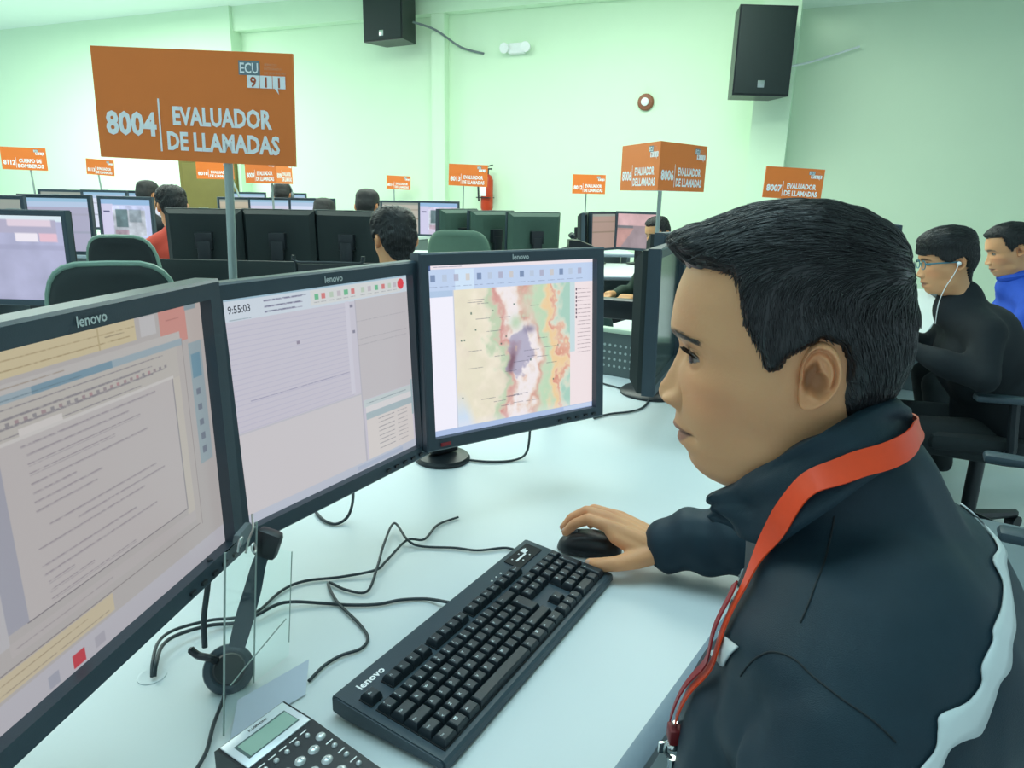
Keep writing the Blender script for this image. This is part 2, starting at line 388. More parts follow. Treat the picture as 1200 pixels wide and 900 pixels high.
def fbm(nx, ny, cells, seed, o=4):
    return sum(vnoise(nx, ny, cells * 2 ** k, seed + k) * .5 ** k for k in range(o)) / sum(.5 ** k for k in range(o))

def screen_document():
    s = Img(380, 300, (178, 173, 172))
    s.rect(0, 0, 1, .012, (150, 170, 180)); s.rect(0, .012, .70, .085, (200, 187, 154)); s.line(.0, .70, .04, (120, 100, 70), .4); s.line(.0, .68, .066, (120, 100, 70), .5)
    s.rect(.565, .012, .568, .085, (180, 165, 130)); s.line(.59, .66, .05, (90, 80, 70), .5)
    s.rect(.72, .02, .78, .08, (190, 188, 190)); s.rect(.80, .008, .922, .135, (200, 142, 134)); s.line(.83, .89, .05, (150, 90, 90), .6)
    s.rect(.922, 0, 1, .15, (186, 176, 172)); s.rect(.918, .0, .97, .03, (140, 155, 162))
    s.rect(0, .10, .88, .127, (186, 182, 180)); s.line(0, .45, .11, (130, 110, 90), .5)
    s.rect(.10, .128, .889, .150, (152, 168, 178)); s.rect(.35, .128, .6, .150, (120, 148, 165)); s.line(.2, .5, .139, (90, 110, 120), .6)
    s.rect(.10, .150, .889, .256, (184, 179, 174))
    for k, y in enumerate((.164, .186, .190, .210, .214, .236)): s.line(.14, .80 - .05 * (k % 3), y, (95, 90, 105), .55, seed=k)
    for x in np.arange(.2, .8, .024): s.rect(x, .200, x + .008, .209, (110 + 60 * random.random(), 110, 120), .6)
    s.rect(.30, .226, .42, .246, (205, 200, 198)); s.rect(.2, .246, .83, .254, (200, 196, 194))
    s.rect(.185, .256, .249, .75, (160, 160, 172)); s.rect(.15, .256, .186, .78, (184, 182, 186))
    s.rect(.243, .257, .828, .752, (186, 180, 180))
    y = .275; k = 0
    for (x0, x1) in ((.30, .75), (.31, .64), (.31, .68), (.31, .58), (.31, .70), (.31, .44), (.31, .52), (.31, .50), (0, 0), (.34, .72), (.42, .75), (.30, .66), (0, 0), (.30, .62), (.30, .70), (.31, .39), (.31, .45), (.31, .60)):
        if x1: s.line(x0, x1, y, (120, 110, 122), .6, seed=k); s.line(x0, x1, y + .004, (145, 138, 146), .45, seed=k)
        y += .027; k += 1
    s.line(.24, .83, .752, (110, 104, 112), .9, dash=False); s.rect(.828, .257, .862, .80, (190, 184, 176)); s.rect(.826, .257, .829, .752, (150, 146, 150))
    s.rect(.862, .150, .889, .845, (180, 174, 172)); s.rect(.888, .13, .890, .85, (150, 142, 140)); s.rect(.185, .78, .86, .815, (182, 176, 176)); s.line(.2, .5, .80, (130, 122, 128), .5)
    s.line(.1, .88, .842, (120, 112, 114), .8, dash=False)
    s.rect(0, .85, .486, .905, (196, 184, 158)); s.line(.1, .4, .87, (140, 124, 104), .6); s.line(.1, .47, .895, (130, 118, 110), .6)
    s.rect(.919, .155, .979, .62, (150, 165, 172)); s.rect(.925, .197, .968, .285, (112, 146, 164))
    for yy in (.33, .39, .45, .505, .56): s.rect(.935, yy, .953, yy + .022, (90, 92, 112), .55)
    s.rect(0, .92, 1, 1, (184, 182, 190)); s.rect(.335, .945, .372, .985, (190, 70, 80)); s.rect(.26, .95, .29, .985, (160, 162, 175)); s.rect(.41, .945, .44, .98, (168, 166, 176))
    s.a *= .93; return s.a
def screen_list():
    s = Img(340, 270, (192, 190, 202)); s.grad((1, 1, 1), (1.0, .985, .985))
    s.rect(0, 0, 1, .018, (150, 180, 196)); s.rect(0, .018, 1, .10, (196, 206, 216))
    for k, y in enumerate((.035, .058, .082)): s.line(.20, .40 - .03 * k, y, (70, 70, 100), .8, seed=k); s.line(.20, .38, y + .004, (100, 90, 120), .6, seed=k)
    s.line(.05, .14, .098, (110, 130, 140), .6); s.rect(.42, .022, .95, .09, (206, 206, 202), .7)
    for k, x in enumerate((.44, .475, .52, .56, .60, .64, .70, .74, .785, .83, .87, .905)):
        s.rect(x, .040, x + .018, .062, [(80, 170, 120), (200, 100, 100), (170, 190, 170), (180, 170, 180)][k % 4], .8); s.line(x - .005, x + .025, .078, (110, 110, 120), .5)
    n = vnoise(340, 270, 30, 5)
    for k in range(21): s.line(.02, .615, .125 + k * .0225, (160, 160, 186), .35, dash=False)
    s.line(.10, .60, .455, (130, 130, 160), .8); s.rect(.02, .585, .655, .592, (182, 182, 190)); s.rect(.60, .10, .618, .57, (198, 196, 208))
    s.rect(.02, .592, .66, .95, (196, 192, 196)); s.rect(.655, .10, .66, .95, (176, 174, 184)); s.rect(.66, .10, 1, .62, (186, 182, 186))
    for y in (.21, .30, .33): s.line(.66, .98, y, (150, 148, 156), .6)
    s.rect(.625, .12, .64, .13, (90, 90, 110), .6); s.rect(.63, .25, .642, .262, (90, 90, 110), .6); s.rect(.33, .24, .342, .252, (120, 110, 130), .7)
    s.rect(.668, .63, .985, .665, (186, 196, 198)); s.line(.68, .95, .648, (90, 110, 120), .7); s.rect(.675, .665, .985, .70, (206, 204, 206)); s.rect(.675, .70, .985, .735, (160, 176, 182)); s.rect(.675, .735, .985, .95, (204, 198, 196))
    for k in range(8): s.line(.75, .86, .75 + k * .024, (100, 100, 112), .7, seed=k); s.line(.88, .95, .75 + k * .024, (110, 110, 120), .6, seed=k + 9)
    s.rect(.985, .6, .995, .8, (150, 170, 176)); s.rect(0, .955, 1, 1, (180, 186, 200)); s.rect(.6, .965, .9, .985, (150, 165, 190), .5)
    yy, xx = np.mgrid[0:270, 0:340]; m = ((xx / 339 - .955) ** 2 + ((yy / 269 - .052) * .8) ** 2) < .022 ** 2; s.a[m] = np.array((214, 70, 80)) / 255
    return s.a
def screen_map():
    nx, ny = 360, 288; s = Img(nx, ny, (238, 238, 246))
    s.rect(0, 0, 1, .03, (236, 226, 232)); s.rect(0, .028, 1, .185, (190, 208, 236)); s.rect(.16, .03, .26, .15, (206, 226, 246)); s.rect(0, .15, 1, .185, (176, 198, 226)); s.rect(0, .0, .03, .03, (70, 90, 140))
    s.line(.05, .2, .015, (90, 100, 130), .7)
    for k, x in enumerate(np.arange(.03, .95, .062)): s.rect(x, .06, x + .022, .095, [(70, 90, 130), (180, 190, 205), (160, 150, 170), (210, 190, 170)][k % 4], .55); s.line(x - .012, x + .035, .125, (90, 100, 130), .5, seed=k)
    s.rect(0, .185, .145, .965, (240, 238, 250)); s.rect(.145, .15, .15, .97, (200, 206, 222))
    X0, X1, Y0, Y1 = .15, .845, .15, .97
    i0, i1 = int(X0 * nx), int(X1 * nx); j0, j1 = int(Y0 * ny), int(Y1 * ny); mw, mh = i1 - i0, j1 - j0
    u, v = np.meshgrid(np.linspace(0, 1, mw), np.linspace(0, 1, mh)); n = fbm(mw, mh, 6, 3); n2 = fbm(mw, mh, 14, 21); ur = u + .34 * (n - .5) + .16 * (n2 - .5) + .05 * np.sin(v * 7 + 1) - .22 * np.maximum(0, v - .5)
    def g(c, wd): return np.exp(-((ur - c) / wd) ** 2)[..., None]
    base = np.array((236, 226, 208)) + (n2[..., None] - .5) * 30
    def mixc(base, wgt, c): wgt = np.clip(wgt, 0, 1); return base * (1 - wgt) + np.array(c) * wgt
    base = mixc(base, g(.10, .13) * .6, (226, 222, 196)); base = mixc(base, g(.33, .045) * .9, (186, 208, 176)); base = mixc(base, g(.41, .045) * 1.1 * (n2[..., None] * .9 + .3), (206, 142, 136))
    base = mixc(base, g(.51, .06) * .9, (240, 232, 236)); base = mixc(base, g(.62, .05) * (n2[..., None]) * 1.4, (214, 150, 140)); base = mixc(base, g(.73, .09) * .85, (180, 214, 180)); base = mixc(base, g(.84, .05) * .9, (236, 200, 150)); base = mixc(base, g(.90, .02) * n2[..., None] * 1.3, (216, 150, 130)); base = mixc(base, np.clip((ur - .91) * 14, 0, 1)[..., None], (168, 206, 190))
    w_ = np.clip(1.05 - ((u - .53 + .25 * (v - .49)) / .12) ** 2 - ((v - .49) / .19) ** 2 + 3.0 * (n2 - .5), 0, 1)[..., None]; base = mixc(base, np.clip(w_ * 1.6, 0, .75), (160, 156, 184)); w_ = np.exp(-((u - .46 + .22 * (v - .55)) / .03) ** 2 - ((v - .56) / .10) ** 2)[..., None]; base = mixc(base, w_ * .8 * (n2[..., None] + .4), (110, 70, 84))
    base = mixc(base, np.exp(-((u - .62) / .05) ** 2 - ((v - .33) / .03) ** 2)[..., None] * .7, (110, 100, 130)); base = mixc(base, np.exp(-((u - .50) / .05) ** 2 - ((v - .27) / .05) ** 2)[..., None] * .8, (176, 206, 170))
    base = mixc(base, np.clip((v - .72) * 5, 0, 1)[..., None] * np.clip((.10 + .3 * (v - .8) - u) * 14, 0, 1)[..., None], (206, 222, 240)); base = mixc(base, np.clip((v - .93) * 20, 0, 1)[..., None] * .3, (236, 230, 240))
    s.a[j0:j1, i0:i1] = np.clip(base, 0, 250) / 255
    r = np.random.default_rng(2)
    for k in range(26):
        x = .16 + .62 * r.random(); y = .2 + .7 * r.random(); s.line(x, x + .05 + .05 * r.random(), y, (70, 70, 90), .6, seed=k)
    for k in range(12): x = .17 + .6 * r.random(); y = .25 + .65 * r.random(); s.rect(x, y, x + .005, y + .008, (60, 90, 80), .7)
    s.rect(.845, .15, 1, .965, (238, 224, 226)); s.rect(.845, .15, .875, .60, (198, 218, 222))
    for k in range(17):
        y = .195 + k * .026; s.line(.895, .985, y, (120, 100, 110), .75, seed=k); 
        if k < 8: s.rect(.882, y - .006, .889, y + .006, (60, 40, 60), .8)
    s.rect(0, .965, 1, 1, (170, 190, 226)); s.rect(.8, .97, .99, .99, (200, 214, 236), .8)
    return s.a
def screen_plain(c, kind, seed=0):
    s = Img(64, 52, c)
    if kind == 'street':
        n = fbm(64, 52, 6, seed); s.a *= (.92 + .16 * n)[..., None]; s.rect(0, 0, 1, .05, (215, 232, 240)); s.rect(0, .05, .9, .2, (176, 172, 196)); s.rect(.45, .06, .85, .12, (222, 206, 220)); s.rect(.1, .08, .3, .2, (150, 150, 160), .5)
        s.rect(.5, .22, .72, .29, (236, 230, 240)); s.rect(.74, .22, .9, .29, (228, 190, 205)); s.rect(0, .36, 1, .40, (150, 150, 180), .35)
    if kind == 'app': s.rect(0, 0, 1, .07, (150, 190, 216)); s.rect(0, .07, 1, .16, (180, 200, 226)); s.rect(.0, .62, 1, .65, (150, 158, 176), .6); s.rect(0, .3, 1, .32, (160, 160, 176), .4)
    if kind == 'photo':
        n = fbm(64, 52, 9, seed); s.rect(0, 0, 1, .12, (150, 186, 222)); s.rect(0, .12, .22, 1, (206, 204, 232)); s.rect(.05, .27, .16, .29, (90, 90, 130)); s.rect(.24, .25, .85, .82, (188, 196, 206)); s.rect(.28, .24, .5, .62, (78, 106, 110), .8); s.rect(.56, .24, .78, .5, (120, 140, 150), .6)
        s.rect(.26, .7, .5, .82, (170, 120, 140), .5); s.a[8:44, 14:56] *= (.75 + .5 * n[8:44, 14:56])[..., None]; s.a = np.clip(s.a, 0, 1)
    if kind == 'road':
        n = fbm(64, 52, 6, seed); s.rect(0, 0, 1, .35, (212, 176, 178)); s.rect(0, .36, 1, 1, (158, 142, 148)); s.rect(0, .36, .4, .48, (104, 112, 118), .8)
        for j in range(22, 52): x0 = .02 + .0; x1 = max(0, .42 - (j - 22) * .011); s.rect(x0, j / 51, x1, j / 51, (198, 150, 142), .8)
        s.a *= (.9 + .2 * n)[..., None]; s.a = np.clip(s.a, 0, 1)
    if kind == 'form': s.rect(0, 0, 1, .06, (150, 160, 150)); s.rect(0, .5, 1, .52, (120, 110, 90), .6); s.rect(0, .22, 1, .23, (130, 120, 100), .4)
    return s.a

# ------------------------------------------------------------------ monitors
WM, HM = .376, .301
_parts = {}
def monitor_parts():
    if _parts: return _parts
    W, H = WM + .036, HM + .042; iw, ih = WM / 2, HM / 2
    b = MB()     # bezel ring: local x right, y away from the viewer, z up, origin at screen centre
    o = [(-W / 2, .172), (W / 2, .172), (W / 2, -.1715), (-W / 2, -.1715)]; o = [(x, z) for x, z in o]
    def ring(y, pts): return [Vector((x, y, z)) for x, z in pts]
    inn = [(-iw, ih), (iw, ih), (iw, -ih), (-iw, -ih)]
    c = .003; of = [(-W / 2 + c, .172 - c), (W / 2 - c, .172 - c), (W / 2 - c, -.1715 + c), (-W / 2 + c, -.1715 + c)]
    vs = ring(.012, inn) + ring(-.006, inn) + ring(-.009, of) + ring(-.006, o) + ring(.022, o); fs = []
    for k in range(4):
        for i in range(4): fs.append((k * 4 + i, k * 4 + (i + 1) % 4, (k + 1) * 4 + (i + 1) % 4, (k + 1) * 4 + i))
    b.add(vs, fs); _parts['bezel'] = b.mesh('bezel', M_BLACKPL, angle=20)
    b = MB()
    A = [(-W / 2 + .004, .168), (W / 2 - .004, .168), (W / 2 - .004, -.167), (-W / 2 + .004, -.167)]; B = [(-W / 2 + .03, .145), (W / 2 - .03, .145), (W / 2 - .03, -.14), (-W / 2 + .03, -.14)]
    vs = ring(.0221, A) + ring(.034, A) + ring(.058, B); fs = [(3, 2, 1, 0)]
    for k in range(2):
        for i in range(4): fs.append((k * 4 + i, k * 4 + (i + 1) % 4, (k + 1) * 4 + (i + 1) % 4, (k + 1) * 4 + i))
    fs.append((8, 9, 10, 11)); b.add(vs, fs)
    for i in range(9): b.box((0, .046, .12 - i * .009), (.22, .026, .003))
    _parts['back'] = b.mesh('back_shell', M_BACKPL, angle=20)
    b = MB(); put_text(b, 'lenovo', .0135, (0, -.0094, .1555), (1, 0, 0), (0, 0, 1), .02); _parts['logo'] = b.mesh('logo', mat('silver print', rgb(205, 212, 210), .4), smooth=False)
    b = MB(); put_text(b, 'lenovo', .010, (0, .0582, .0), (-1, 0, 0), (0, 0, 1), .02); b.box((0, .02, .1735), (.05, .012, .002)); _parts['logo_back'] = b.mesh('logo', M_POLE, smooth=False)
    b = MB()
    for i in range(5): b.box((.09 + i * .022, -.0098, -.1615), (.009, .003, .004))
    _parts['buttons'] = b.mesh('buttons', M_DARKPL)
    b = MB(); b.box((0, -.0097, -.161), (.02, .002, .006)); b.v = [(x - .17, y, z) for x, y, z in b.v]; _parts['red_mark'] = b.mesh('red_mark', mat('red mark', rgb(150, 40, 50), .5), smooth=False)
    return _parts
def monitor(c, yaw, tilt, label, img=None, group=None, reach=.085, logos=True, mark=False, screen=None, backmat=None):
    """c: centre of the screen"""
    P = monitor_parts(); c = Vector(c)
    rx = Vector((math.cos(yaw), math.sin(yaw), 0)); back = Vector((-math.sin(yaw), math.cos(yaw), 0))
    foot = c + back * reach; foot.z = .7405
    r = empty('monitor', foot, label, 'monitor', R=rot_axes(rx, back, Vector((0, 0, 1))), group=group)
    lc = Vector((0, -reach, c.z - .7405)); T = Matrix.Translation(lc) @ Matrix.Rotation(-tilt, 4, 'X')
    def put(name, me, **k): o = link(name, me, r); o.matrix_local = T; return o
    bk_ = P['back']
    if backmat:
        if 'back' + backmat.name not in _parts: _parts['back' + backmat.name] = bk_.copy(); _parts['back' + backmat.name].materials[0] = backmat
        bk_ = _parts['back' + backmat.name]
    bz = put('bezel', P['bezel']); put('back_shell', bk_)
    if logos: o = link('logo', P['logo'], bz); o = link('buttons', P['buttons'], bz)
    else: o = link('logo', P['logo_back'], bz)
    if mark: link('red_mark', P['red_mark'], bz)
    if screen is not None: o = link('display', screen, r); o.matrix_local = T
    else:
        if img is None:
            if 'dark' not in _parts:
                b = MB(); b.box((0, .010, 0), (WM + .004, .004, HM + .004)); _parts['dark'] = b.mesh('display', mat('dark display', rgb(50, 66, 66), .16, spec=.6))
            put('display', _parts['dark'])
        else:
            o = grid_screen('display', WM + .002, HM + .002, img, r, z=.008); o.matrix_local = T
    hz = lc.z
    b = MB(); b.box((0, .0, hz / 2 + .008), (.07, .028, hz - .02), bev=.006); b.box((0, (.058 - reach) / 2, hz), (.09 if reach < .1 else .05, reach - .058 + .02, .09 if reach < .1 else .05), bev=.005); b.build('stand_neck', M_DARKPL, r)
    b = MB(); k = 1 if reach < .1 else .6; b.lathe([(.105 * k, 0), (.105 * k, .006), (.098 * k, .011), (.05 * k, .016)], 32); b.build('stand_base', M_DARKPL, r)
    return r
m1 = monitor((-.372, .601, 1.063), 1.428, .012, 'black monitor nearest the camera, showing a grey text document', screen_document(), 'monitors on the front desk', reach=.38)
m2 = monitor((-.259, 1.008, 1.053), 1.063, .05, 'black middle monitor of the front three, showing the clock 9:55:03', screen_list(), 'monitors on the front desk', reach=.38)
m3 = monitor((.012, 1.287, 1.066), .619, .068, 'black monitor showing a coloured relief map', screen_map(), 'monitors on the front desk', mark=True, reach=.29)
# clock digits on the middle screen
disp = [c for c in m2.children if c.name.startswith('display')][0]
b = MB(); put_text(b, '9:55:03', .0135, (WM * (.042 - .5), .0075, HM * (.5 - .066)), (1, 0, 0), (0, 0, 1), .01, 'LEFT', fit=WM * .092)
b.build('clock_digits', emit_mat('screen black', (.02, .02, .05), .6), disp, smooth=False)
# station on the right, seen almost edge-on behind the man's face
monitor((0.3985, 1.7881, 1.0516), 1.20, .02, 'black monitor seen edge-on beside the nose of the person in front', reach=.3)
monitor((0.5147, 2.0836, 1.0722), .95, .02, 'black monitor standing behind the edge-on one, mostly hidden by hair')

# ------------------------------------------------------------------ keyboard
KR = rot_axes(Vector((math.cos(1.044), math.sin(1.044), 0)), Vector((-math.sin(1.044), math.cos(1.044), 0)), Vector((0, 0, 1)))
kb = empty('keyboard', (-.017, .847, .741), 'black full-size keyboard with white legends on the desk in front of the monitors', 'keyboard', R=KR)
Lk = .2285
b = MB(); M = Matrix(((0, 0, 1, 0), (1, 0, 0, 0), (0, 1, 0, 0), (0, 0, 0, 1)))
b.prism([(-.0815, .003), (-.0805, .0115), (-.077, .0140), (.076, .0290), (.0800, .0280), (.0815, .024), (.0815, .008), (.060, .004)], -Lk + .002, Lk - .002, M)
for sx in (-1, 1): b.prism([(-.079, .004), (-.078, .0105), (-.074, .0130), (.073, .0275), (.078, .025), (.079, .009), (.06, .005)], sx * Lk - (.002 if sx > 0 else 0), sx * Lk + (.002 if sx < 0 else 0), M)
b.build('body', M_BLACKPL, kb, angle=25)
SL = math.atan2(.015, .153); KT = Matrix.Rotation(SL, 3, 'X')
def ktop(x, y, h=0): return Vector((x, y, .0140 + (y + .077) * math.tan(SL))) + KT @ Vector((0, 0, h))
U = .01905; KX0 = -.2143
rowy = {0: -.0610, 1: -.0420, 2: -.0229, 3: -.0038, 4: .0152, 5: .0410}
M_KEY = mat('key plastic', rgb(34, 45, 52), .38, bump=.2, bscale=1500)
M_WELL = mat('key well', rgb(15, 21, 25), .6)
M_LEG = mat('key legend print', rgb(215, 225, 228), .5)
_km = {}
def key_mesh(wu, hu):
    k = (wu, hu)
    if k not in _km:
        w, h = wu * U - .0010, hu * U - .0010; b = MB(); vs = []
        for (z, ix, y0, y1) in ((0, 0, 0, 0), (.0045, .0004, .0003, .0004), (.0088, .0026, .0022, .0030), (.0094, .0036, .0030, .0040)):
            vs += [(-w / 2 + ix, -h / 2 + y0, z), (w / 2 - ix, -h / 2 + y0, z), (w / 2 - ix, h / 2 - y1, z), (-w / 2 + ix, h / 2 - y1, z)]
        fs = [(j * 4 + i, j * 4 + (i + 1) % 4, j * 4 + 4 + (i + 1) % 4, j * 4 + 4 + i) for j in range(3) for i in range(4)] + [(12, 13, 14, 15), (3, 2, 1, 0)]
        b.add(vs, fs); _km[k] = b.mesh('key', M_KEY, angle=28)
    return _km[k]
legs = MB(); ux = Vector((1, 0, 0)); uyk = KT @ Vector((0, 1, 0))
def key(xu, row, wu, txt='', hu=1.0, dy=0):
    x = KX0 + (xu + wu / 2) * U; y = rowy[row] + dy + (hu - 1) * U / 2
    o = link('key', key_mesh(wu, hu), kb); o.matrix_local = Matrix.Translation(ktop(x, y, .0012)) @ KT.to_4x4()
    if txt:
        parts = txt.split('|')
        for i, t in enumerate(parts):
            sz = .0052 if len(t) == 1 else (.0036 if len(t) < 4 else .0030)
            p = ktop(x - wu * U / 2 + .0042, y + (hu - 1) * U / 2 - (.0002 if len(parts) == 1 else (-.0018 if i == 0 else .0042)) - (.001), .0107)
            put_text(legs, t, sz, p, ux, uyk, .01, 'LEFT', res=1)
key(0, 5, 1, 'Esc')
for i in range(12): key(2 + i + .5 * (i // 4), 5, 1, 'F%d' % (i + 1))
for i, t in enumerate('º|\\ !|1 "|2 ·|3 $|4 %|5 &|6 /|7 (|8 )|9 =|0 ?|\' ¿|¡'.split()): key(i, 4, 1, t)
key(13, 4, 2, '<-----')
key(0, 3, 1.5, 'Tab')
for i, t in enumerate('QWERTYUIOP'): key(1.5 + i, 3, 1, t)
key(11.5, 3, 1, '^|`'); key(12.5, 3, 1, '*|+'); key(13.75, 2, 1.25, '<-', 2.0)
key(0, 2, 1.75, 'Bloq')
for i, t in enumerate('ASDFGHJKLÑ'): key(1.75 + i, 2, 1, t)
key(11.75, 2, 1, '{'); key(12.75, 2, 1, '}')
key(0, 1, 1.25, 'Shift'); key(1.25, 1, 1, '>|<')
for i, t in enumerate(['Z', 'X', 'C', 'V', 'B', 'N', 'M', ';|,', ':|.', '_|-']): key(2.25 + i, 1, 1, t)
key(12.25, 1, 2.75, 'Shift')
x = 0
for wu, t in ((1.25, 'Ctrl'), (1.25, ''), (1.25, 'Alt'), (6.25, ''), (1.25, 'Gr'), (1.25, ''), (1.25, 'M'), (1.25, 'Ctrl')):
    key(x, 0, wu, t)
    if t == '' and wu < 2:
        c = KX0 + (x + wu / 2) * U
        for dx in (0, .0022):
            for dyy in (0, .0022):
                p = ktop(c - .003 + dx, rowy[0] + dyy, .0107); legs.add([p, p + ux * .0019, p + ux * .0019 + uyk * .0019, p + uyk * .0019], [(0, 1, 2, 3)])
    x += wu
for i, t in enumerate(('Impr', 'Bloq', 'Pausa')): key(15.25 + i, 5, 1, t)
for i, t in enumerate(('Ins', 'Ini', 'Re')): key(15.25 + i, 4, 1, t)
for i, t in enumerate(('Sup', 'Fin', 'Av')): key(15.25 + i, 3, 1, t)
key(16.25, 1, 1, '^')
for i, t in enumerate(('<', 'v', '>')): key(15.25 + i, 0, 1, t)
for i, t in enumerate(('Num', '/', '*', '-')): key(18.5 + i, 4, 1, t)
for r_, ts in ((3, '789'), (2, '456'), (1, '123')):
    for i, t in enumerate(ts): key(18.5 + i, r_, 1, t)
key(21.5, 2, 1, '+', 2.0); key(21.5, 0, 1, 'Int', 2.0); key(18.5, 0, 2, '0'); key(20.5, 0, 1, '.')
o = legs.build('key_legends', M_LEG, kb, smooth=False); o['kind'] = 'stuff'
def well(x0, x1, y0, y1):
    b = MB(); c = ktop((x0 + x1) / 2, (y0 + y1) / 2, .0004); b.box(c, (x1 - x0, y1 - y0, .0016), KT); b.build('key_well', M_WELL, kb, smooth=False)
hx = U / 2
well(KX0 - .001, KX0 + 15 * U + .001, rowy[0] - hx - .001, rowy[4] + hx + .001); well(KX0 - .001, KX0 + U, rowy[5] - hx, rowy[5] + hx)
for k in range(3): well(KX0 + (2 + 4.5 * k) * U - .001, KX0 + (6 + 4.5 * k) * U + .001, rowy[5] - hx, rowy[5] + hx)
well(KX0 + 15.25 * U - .001, KX0 + 18.25 * U + .001, rowy[5] - hx, rowy[5] + hx); well(KX0 + 15.25 * U - .001, KX0 + 18.25 * U + .001, rowy[3] - hx, rowy[4] + hx)
well(KX0 + 15.25 * U - .001, KX0 + 18.25 * U + .001, rowy[0] - hx, rowy[0] + hx); well(KX0 + 16.25 * U - .001, KX0 + 17.25 * U + .001, rowy[1] - hx, rowy[1] + hx)
well(KX0 + 18.5 * U - .001, KX0 + 22.5 * U + .001, rowy[0] - hx, rowy[4] + hx)
b = MB(); put_text(b, 'lenovo', .0135, ktop(-.180, .0590, .0004), ux, uyk, .03, fit=.043); b.build('logo', M_PRINT, kb, smooth=False)
b = MB(); b.box(ktop(.178, .056, .0006), (.072, .030, .0014), KT); pn = b.build('media_panel', M_WELL, kb, smooth=False)
b = MB(); b.box(ktop(.1700, .0560, .0015), (.030, .0032, .0008), KT); b.box(ktop(.190, .0615, .0015), (.010, .009, .0008), KT)
for i in range(5): b.box(ktop(.155 + i * .0105, .0490 if i % 2 else .0635, .0015), (.0026, .0022, .0008), KT)
b.build('media_marks', M_PRINT, pn, smooth=False)
for i in range(3):
    b = MB(); b.cyl(ktop(.085 + i * .013, .058, .0), ktop(.085 + i * .013, .058, .001), .0016, 10); b.build('indicator_lamp', M_PRINT, kb)

# ------------------------------------------------------------------ mouse
MF = Vector((-.955, .297, 0)); MS = Vector((.297, .955, 0))
ms = empty('computer_mouse', (0.139, 1.0996, 0.741), 'black computer mouse under the right hand of the person in front', 'mouse', R=rot_axes(MF, Vector((-MF.y, MF.x, 0)), Vector((0, 0, 1))))
b = MB(); vs = []; nu, nv = 28, 12
for j in range(nv + 1):
    e = j / nv * math.pi / 2
    for i in range(nu):
        q = 2 * math.pi * i / nu; cx, sy = math.cos(q), math.sin(q)
        sx = abs(cx) ** .8 * (1 if cx > 0 else -1); ss = abs(sy) ** .8 * (1 if sy > 0 else -1)
        hz = math.sin(e) ** .9; k = math.cos(e) ** .55
        xx = .056 * sx * k - .006 * hz; wdt = .0305 - .004 * math.cos(q) ** 2 * 0 - .0035 * math.exp(-(xx / .02) ** 2)
        vs.append((xx, wdt * ss * k, .003 + .0345 * hz * (1 - .16 * max(0, xx / .056))))
fs = [(j * nu + i, j * nu + (i + 1) % nu, (j + 1) * nu + (i + 1) % nu, (j + 1) * nu + i) for j in range(nv) for i in range(nu)] + [tuple(reversed(range(nu)))]
b.add(vs, fs); b.build('shell', M_DARKPL, ms, angle=60)
b = MB(); b.lathe([(.0, -.003), (.009, -.003), (.010, 0), (.009, .003), (.0, .003)], 16, Matrix.Translation((.030, 0, .0305)) @ Matrix.Rotation(math.pi / 2, 4, 'X')); b.build('scroll_wheel', M_GREYPL, ms)
b = MB(); b.box((.028, -.0305 * .2, .0345), (.045, .0008, .002)); b.build('button_gap', M_WELL, ms)

# ------------------------------------------------------------------ small telephone dial pad
PX = Vector((.525, .851, 0)).normalized(); PY = Vector((-PX.y, PX.x, 0))
pc = (Vector((-.295, .591, .741)) + Vector((-.25, .664, .741))) / 2
ph = empty('dial_pad_telephone', pc, 'small black telephone dial pad with a silver-framed display', 'telephone', R=rot_axes(PX, PY, Vector((0, 0, 1))))
# local: x across, y from foot (-) to head (0), z up
b = MB(); Mx = Matrix(((0, 0, 1, 0), (1, 0, 0, 0), (0, 1, 0, 0), (0, 0, 0, 1)))
b.prism([(0, .0), (.0, .040), (-.004, .0435), (-.050, .0415), (-.152, .027), (-.156, .022), (-.156, 0)], -.043, .043, Mx); b.build('body', M_DARKPL, ph, angle=25)
S1 = math.atan2(.0435 - .0415, .046); S2 = math.atan2(.0415 - .027, .102)
def ptop(x, y, h=0):
    if y > -.05: z = .0415 + (y + .05) * math.tan(S1); R = Matrix.Rotation(S1, 3, 'X')
    else: z = .027 + (y + .152) * math.tan(S2); R = Matrix.Rotation(S2, 3, 'X')
    return Vector((x, y, z)) + R @ Vector((0, 0, h)), R
c, R = ptop(0, -.0275, .001); b = MB(); b.box(c, (.080, .044, .002), R, bev=.0008); fr = b.build('display_frame', mat('silver frame', rgb(225, 232, 238), .3, .2), ph)
c, R = ptop(0, -.029, .0021); b = MB(); b.box(c, (.064, .024, .0004), R); b.build('lcd_surround', mat('lcd surround', rgb(88, 108, 108), .4), fr)
c, R = ptop(0.001, -.0295, .0024); b = MB(); b.box(c, (.060, .0205, .0004), R); b.build('lcd', mat('lcd glass', rgb(160, 190, 176), .2), fr)
b = MB(); c, R = ptop(.002, -.0125, .0022); put_text(b, 'PLUSPHONE', .0042, c, (1, 0, 0), R @ Vector((0, 1, 0)), .02); b.build('maker_name', M_DARKPL, fr, smooth=False)
M_BTN = mat('silver button', rgb(215, 220, 222), .25, .5)
def button(x, y, rx, ry, txt=''):
    c, R = ptop(x, y); b = MB(); b.ell((0, 0, 0), (rx, ry, .0032), nu=16, nv=8); b.v = [tuple(R @ Vector(v) + c) for v in b.v]; o = b.build('button', M_BTN, ph)
    if txt:
        b = MB(); c, R = ptop(x, y, .0034); put_text(b, txt, .005, c + R @ Vector((0, -.0018, 0)), (1, 0, 0), R @ Vector((0, 1, 0)), 0); b.build('digit', M_GREYPL, o, smooth=False)
marks = MB()
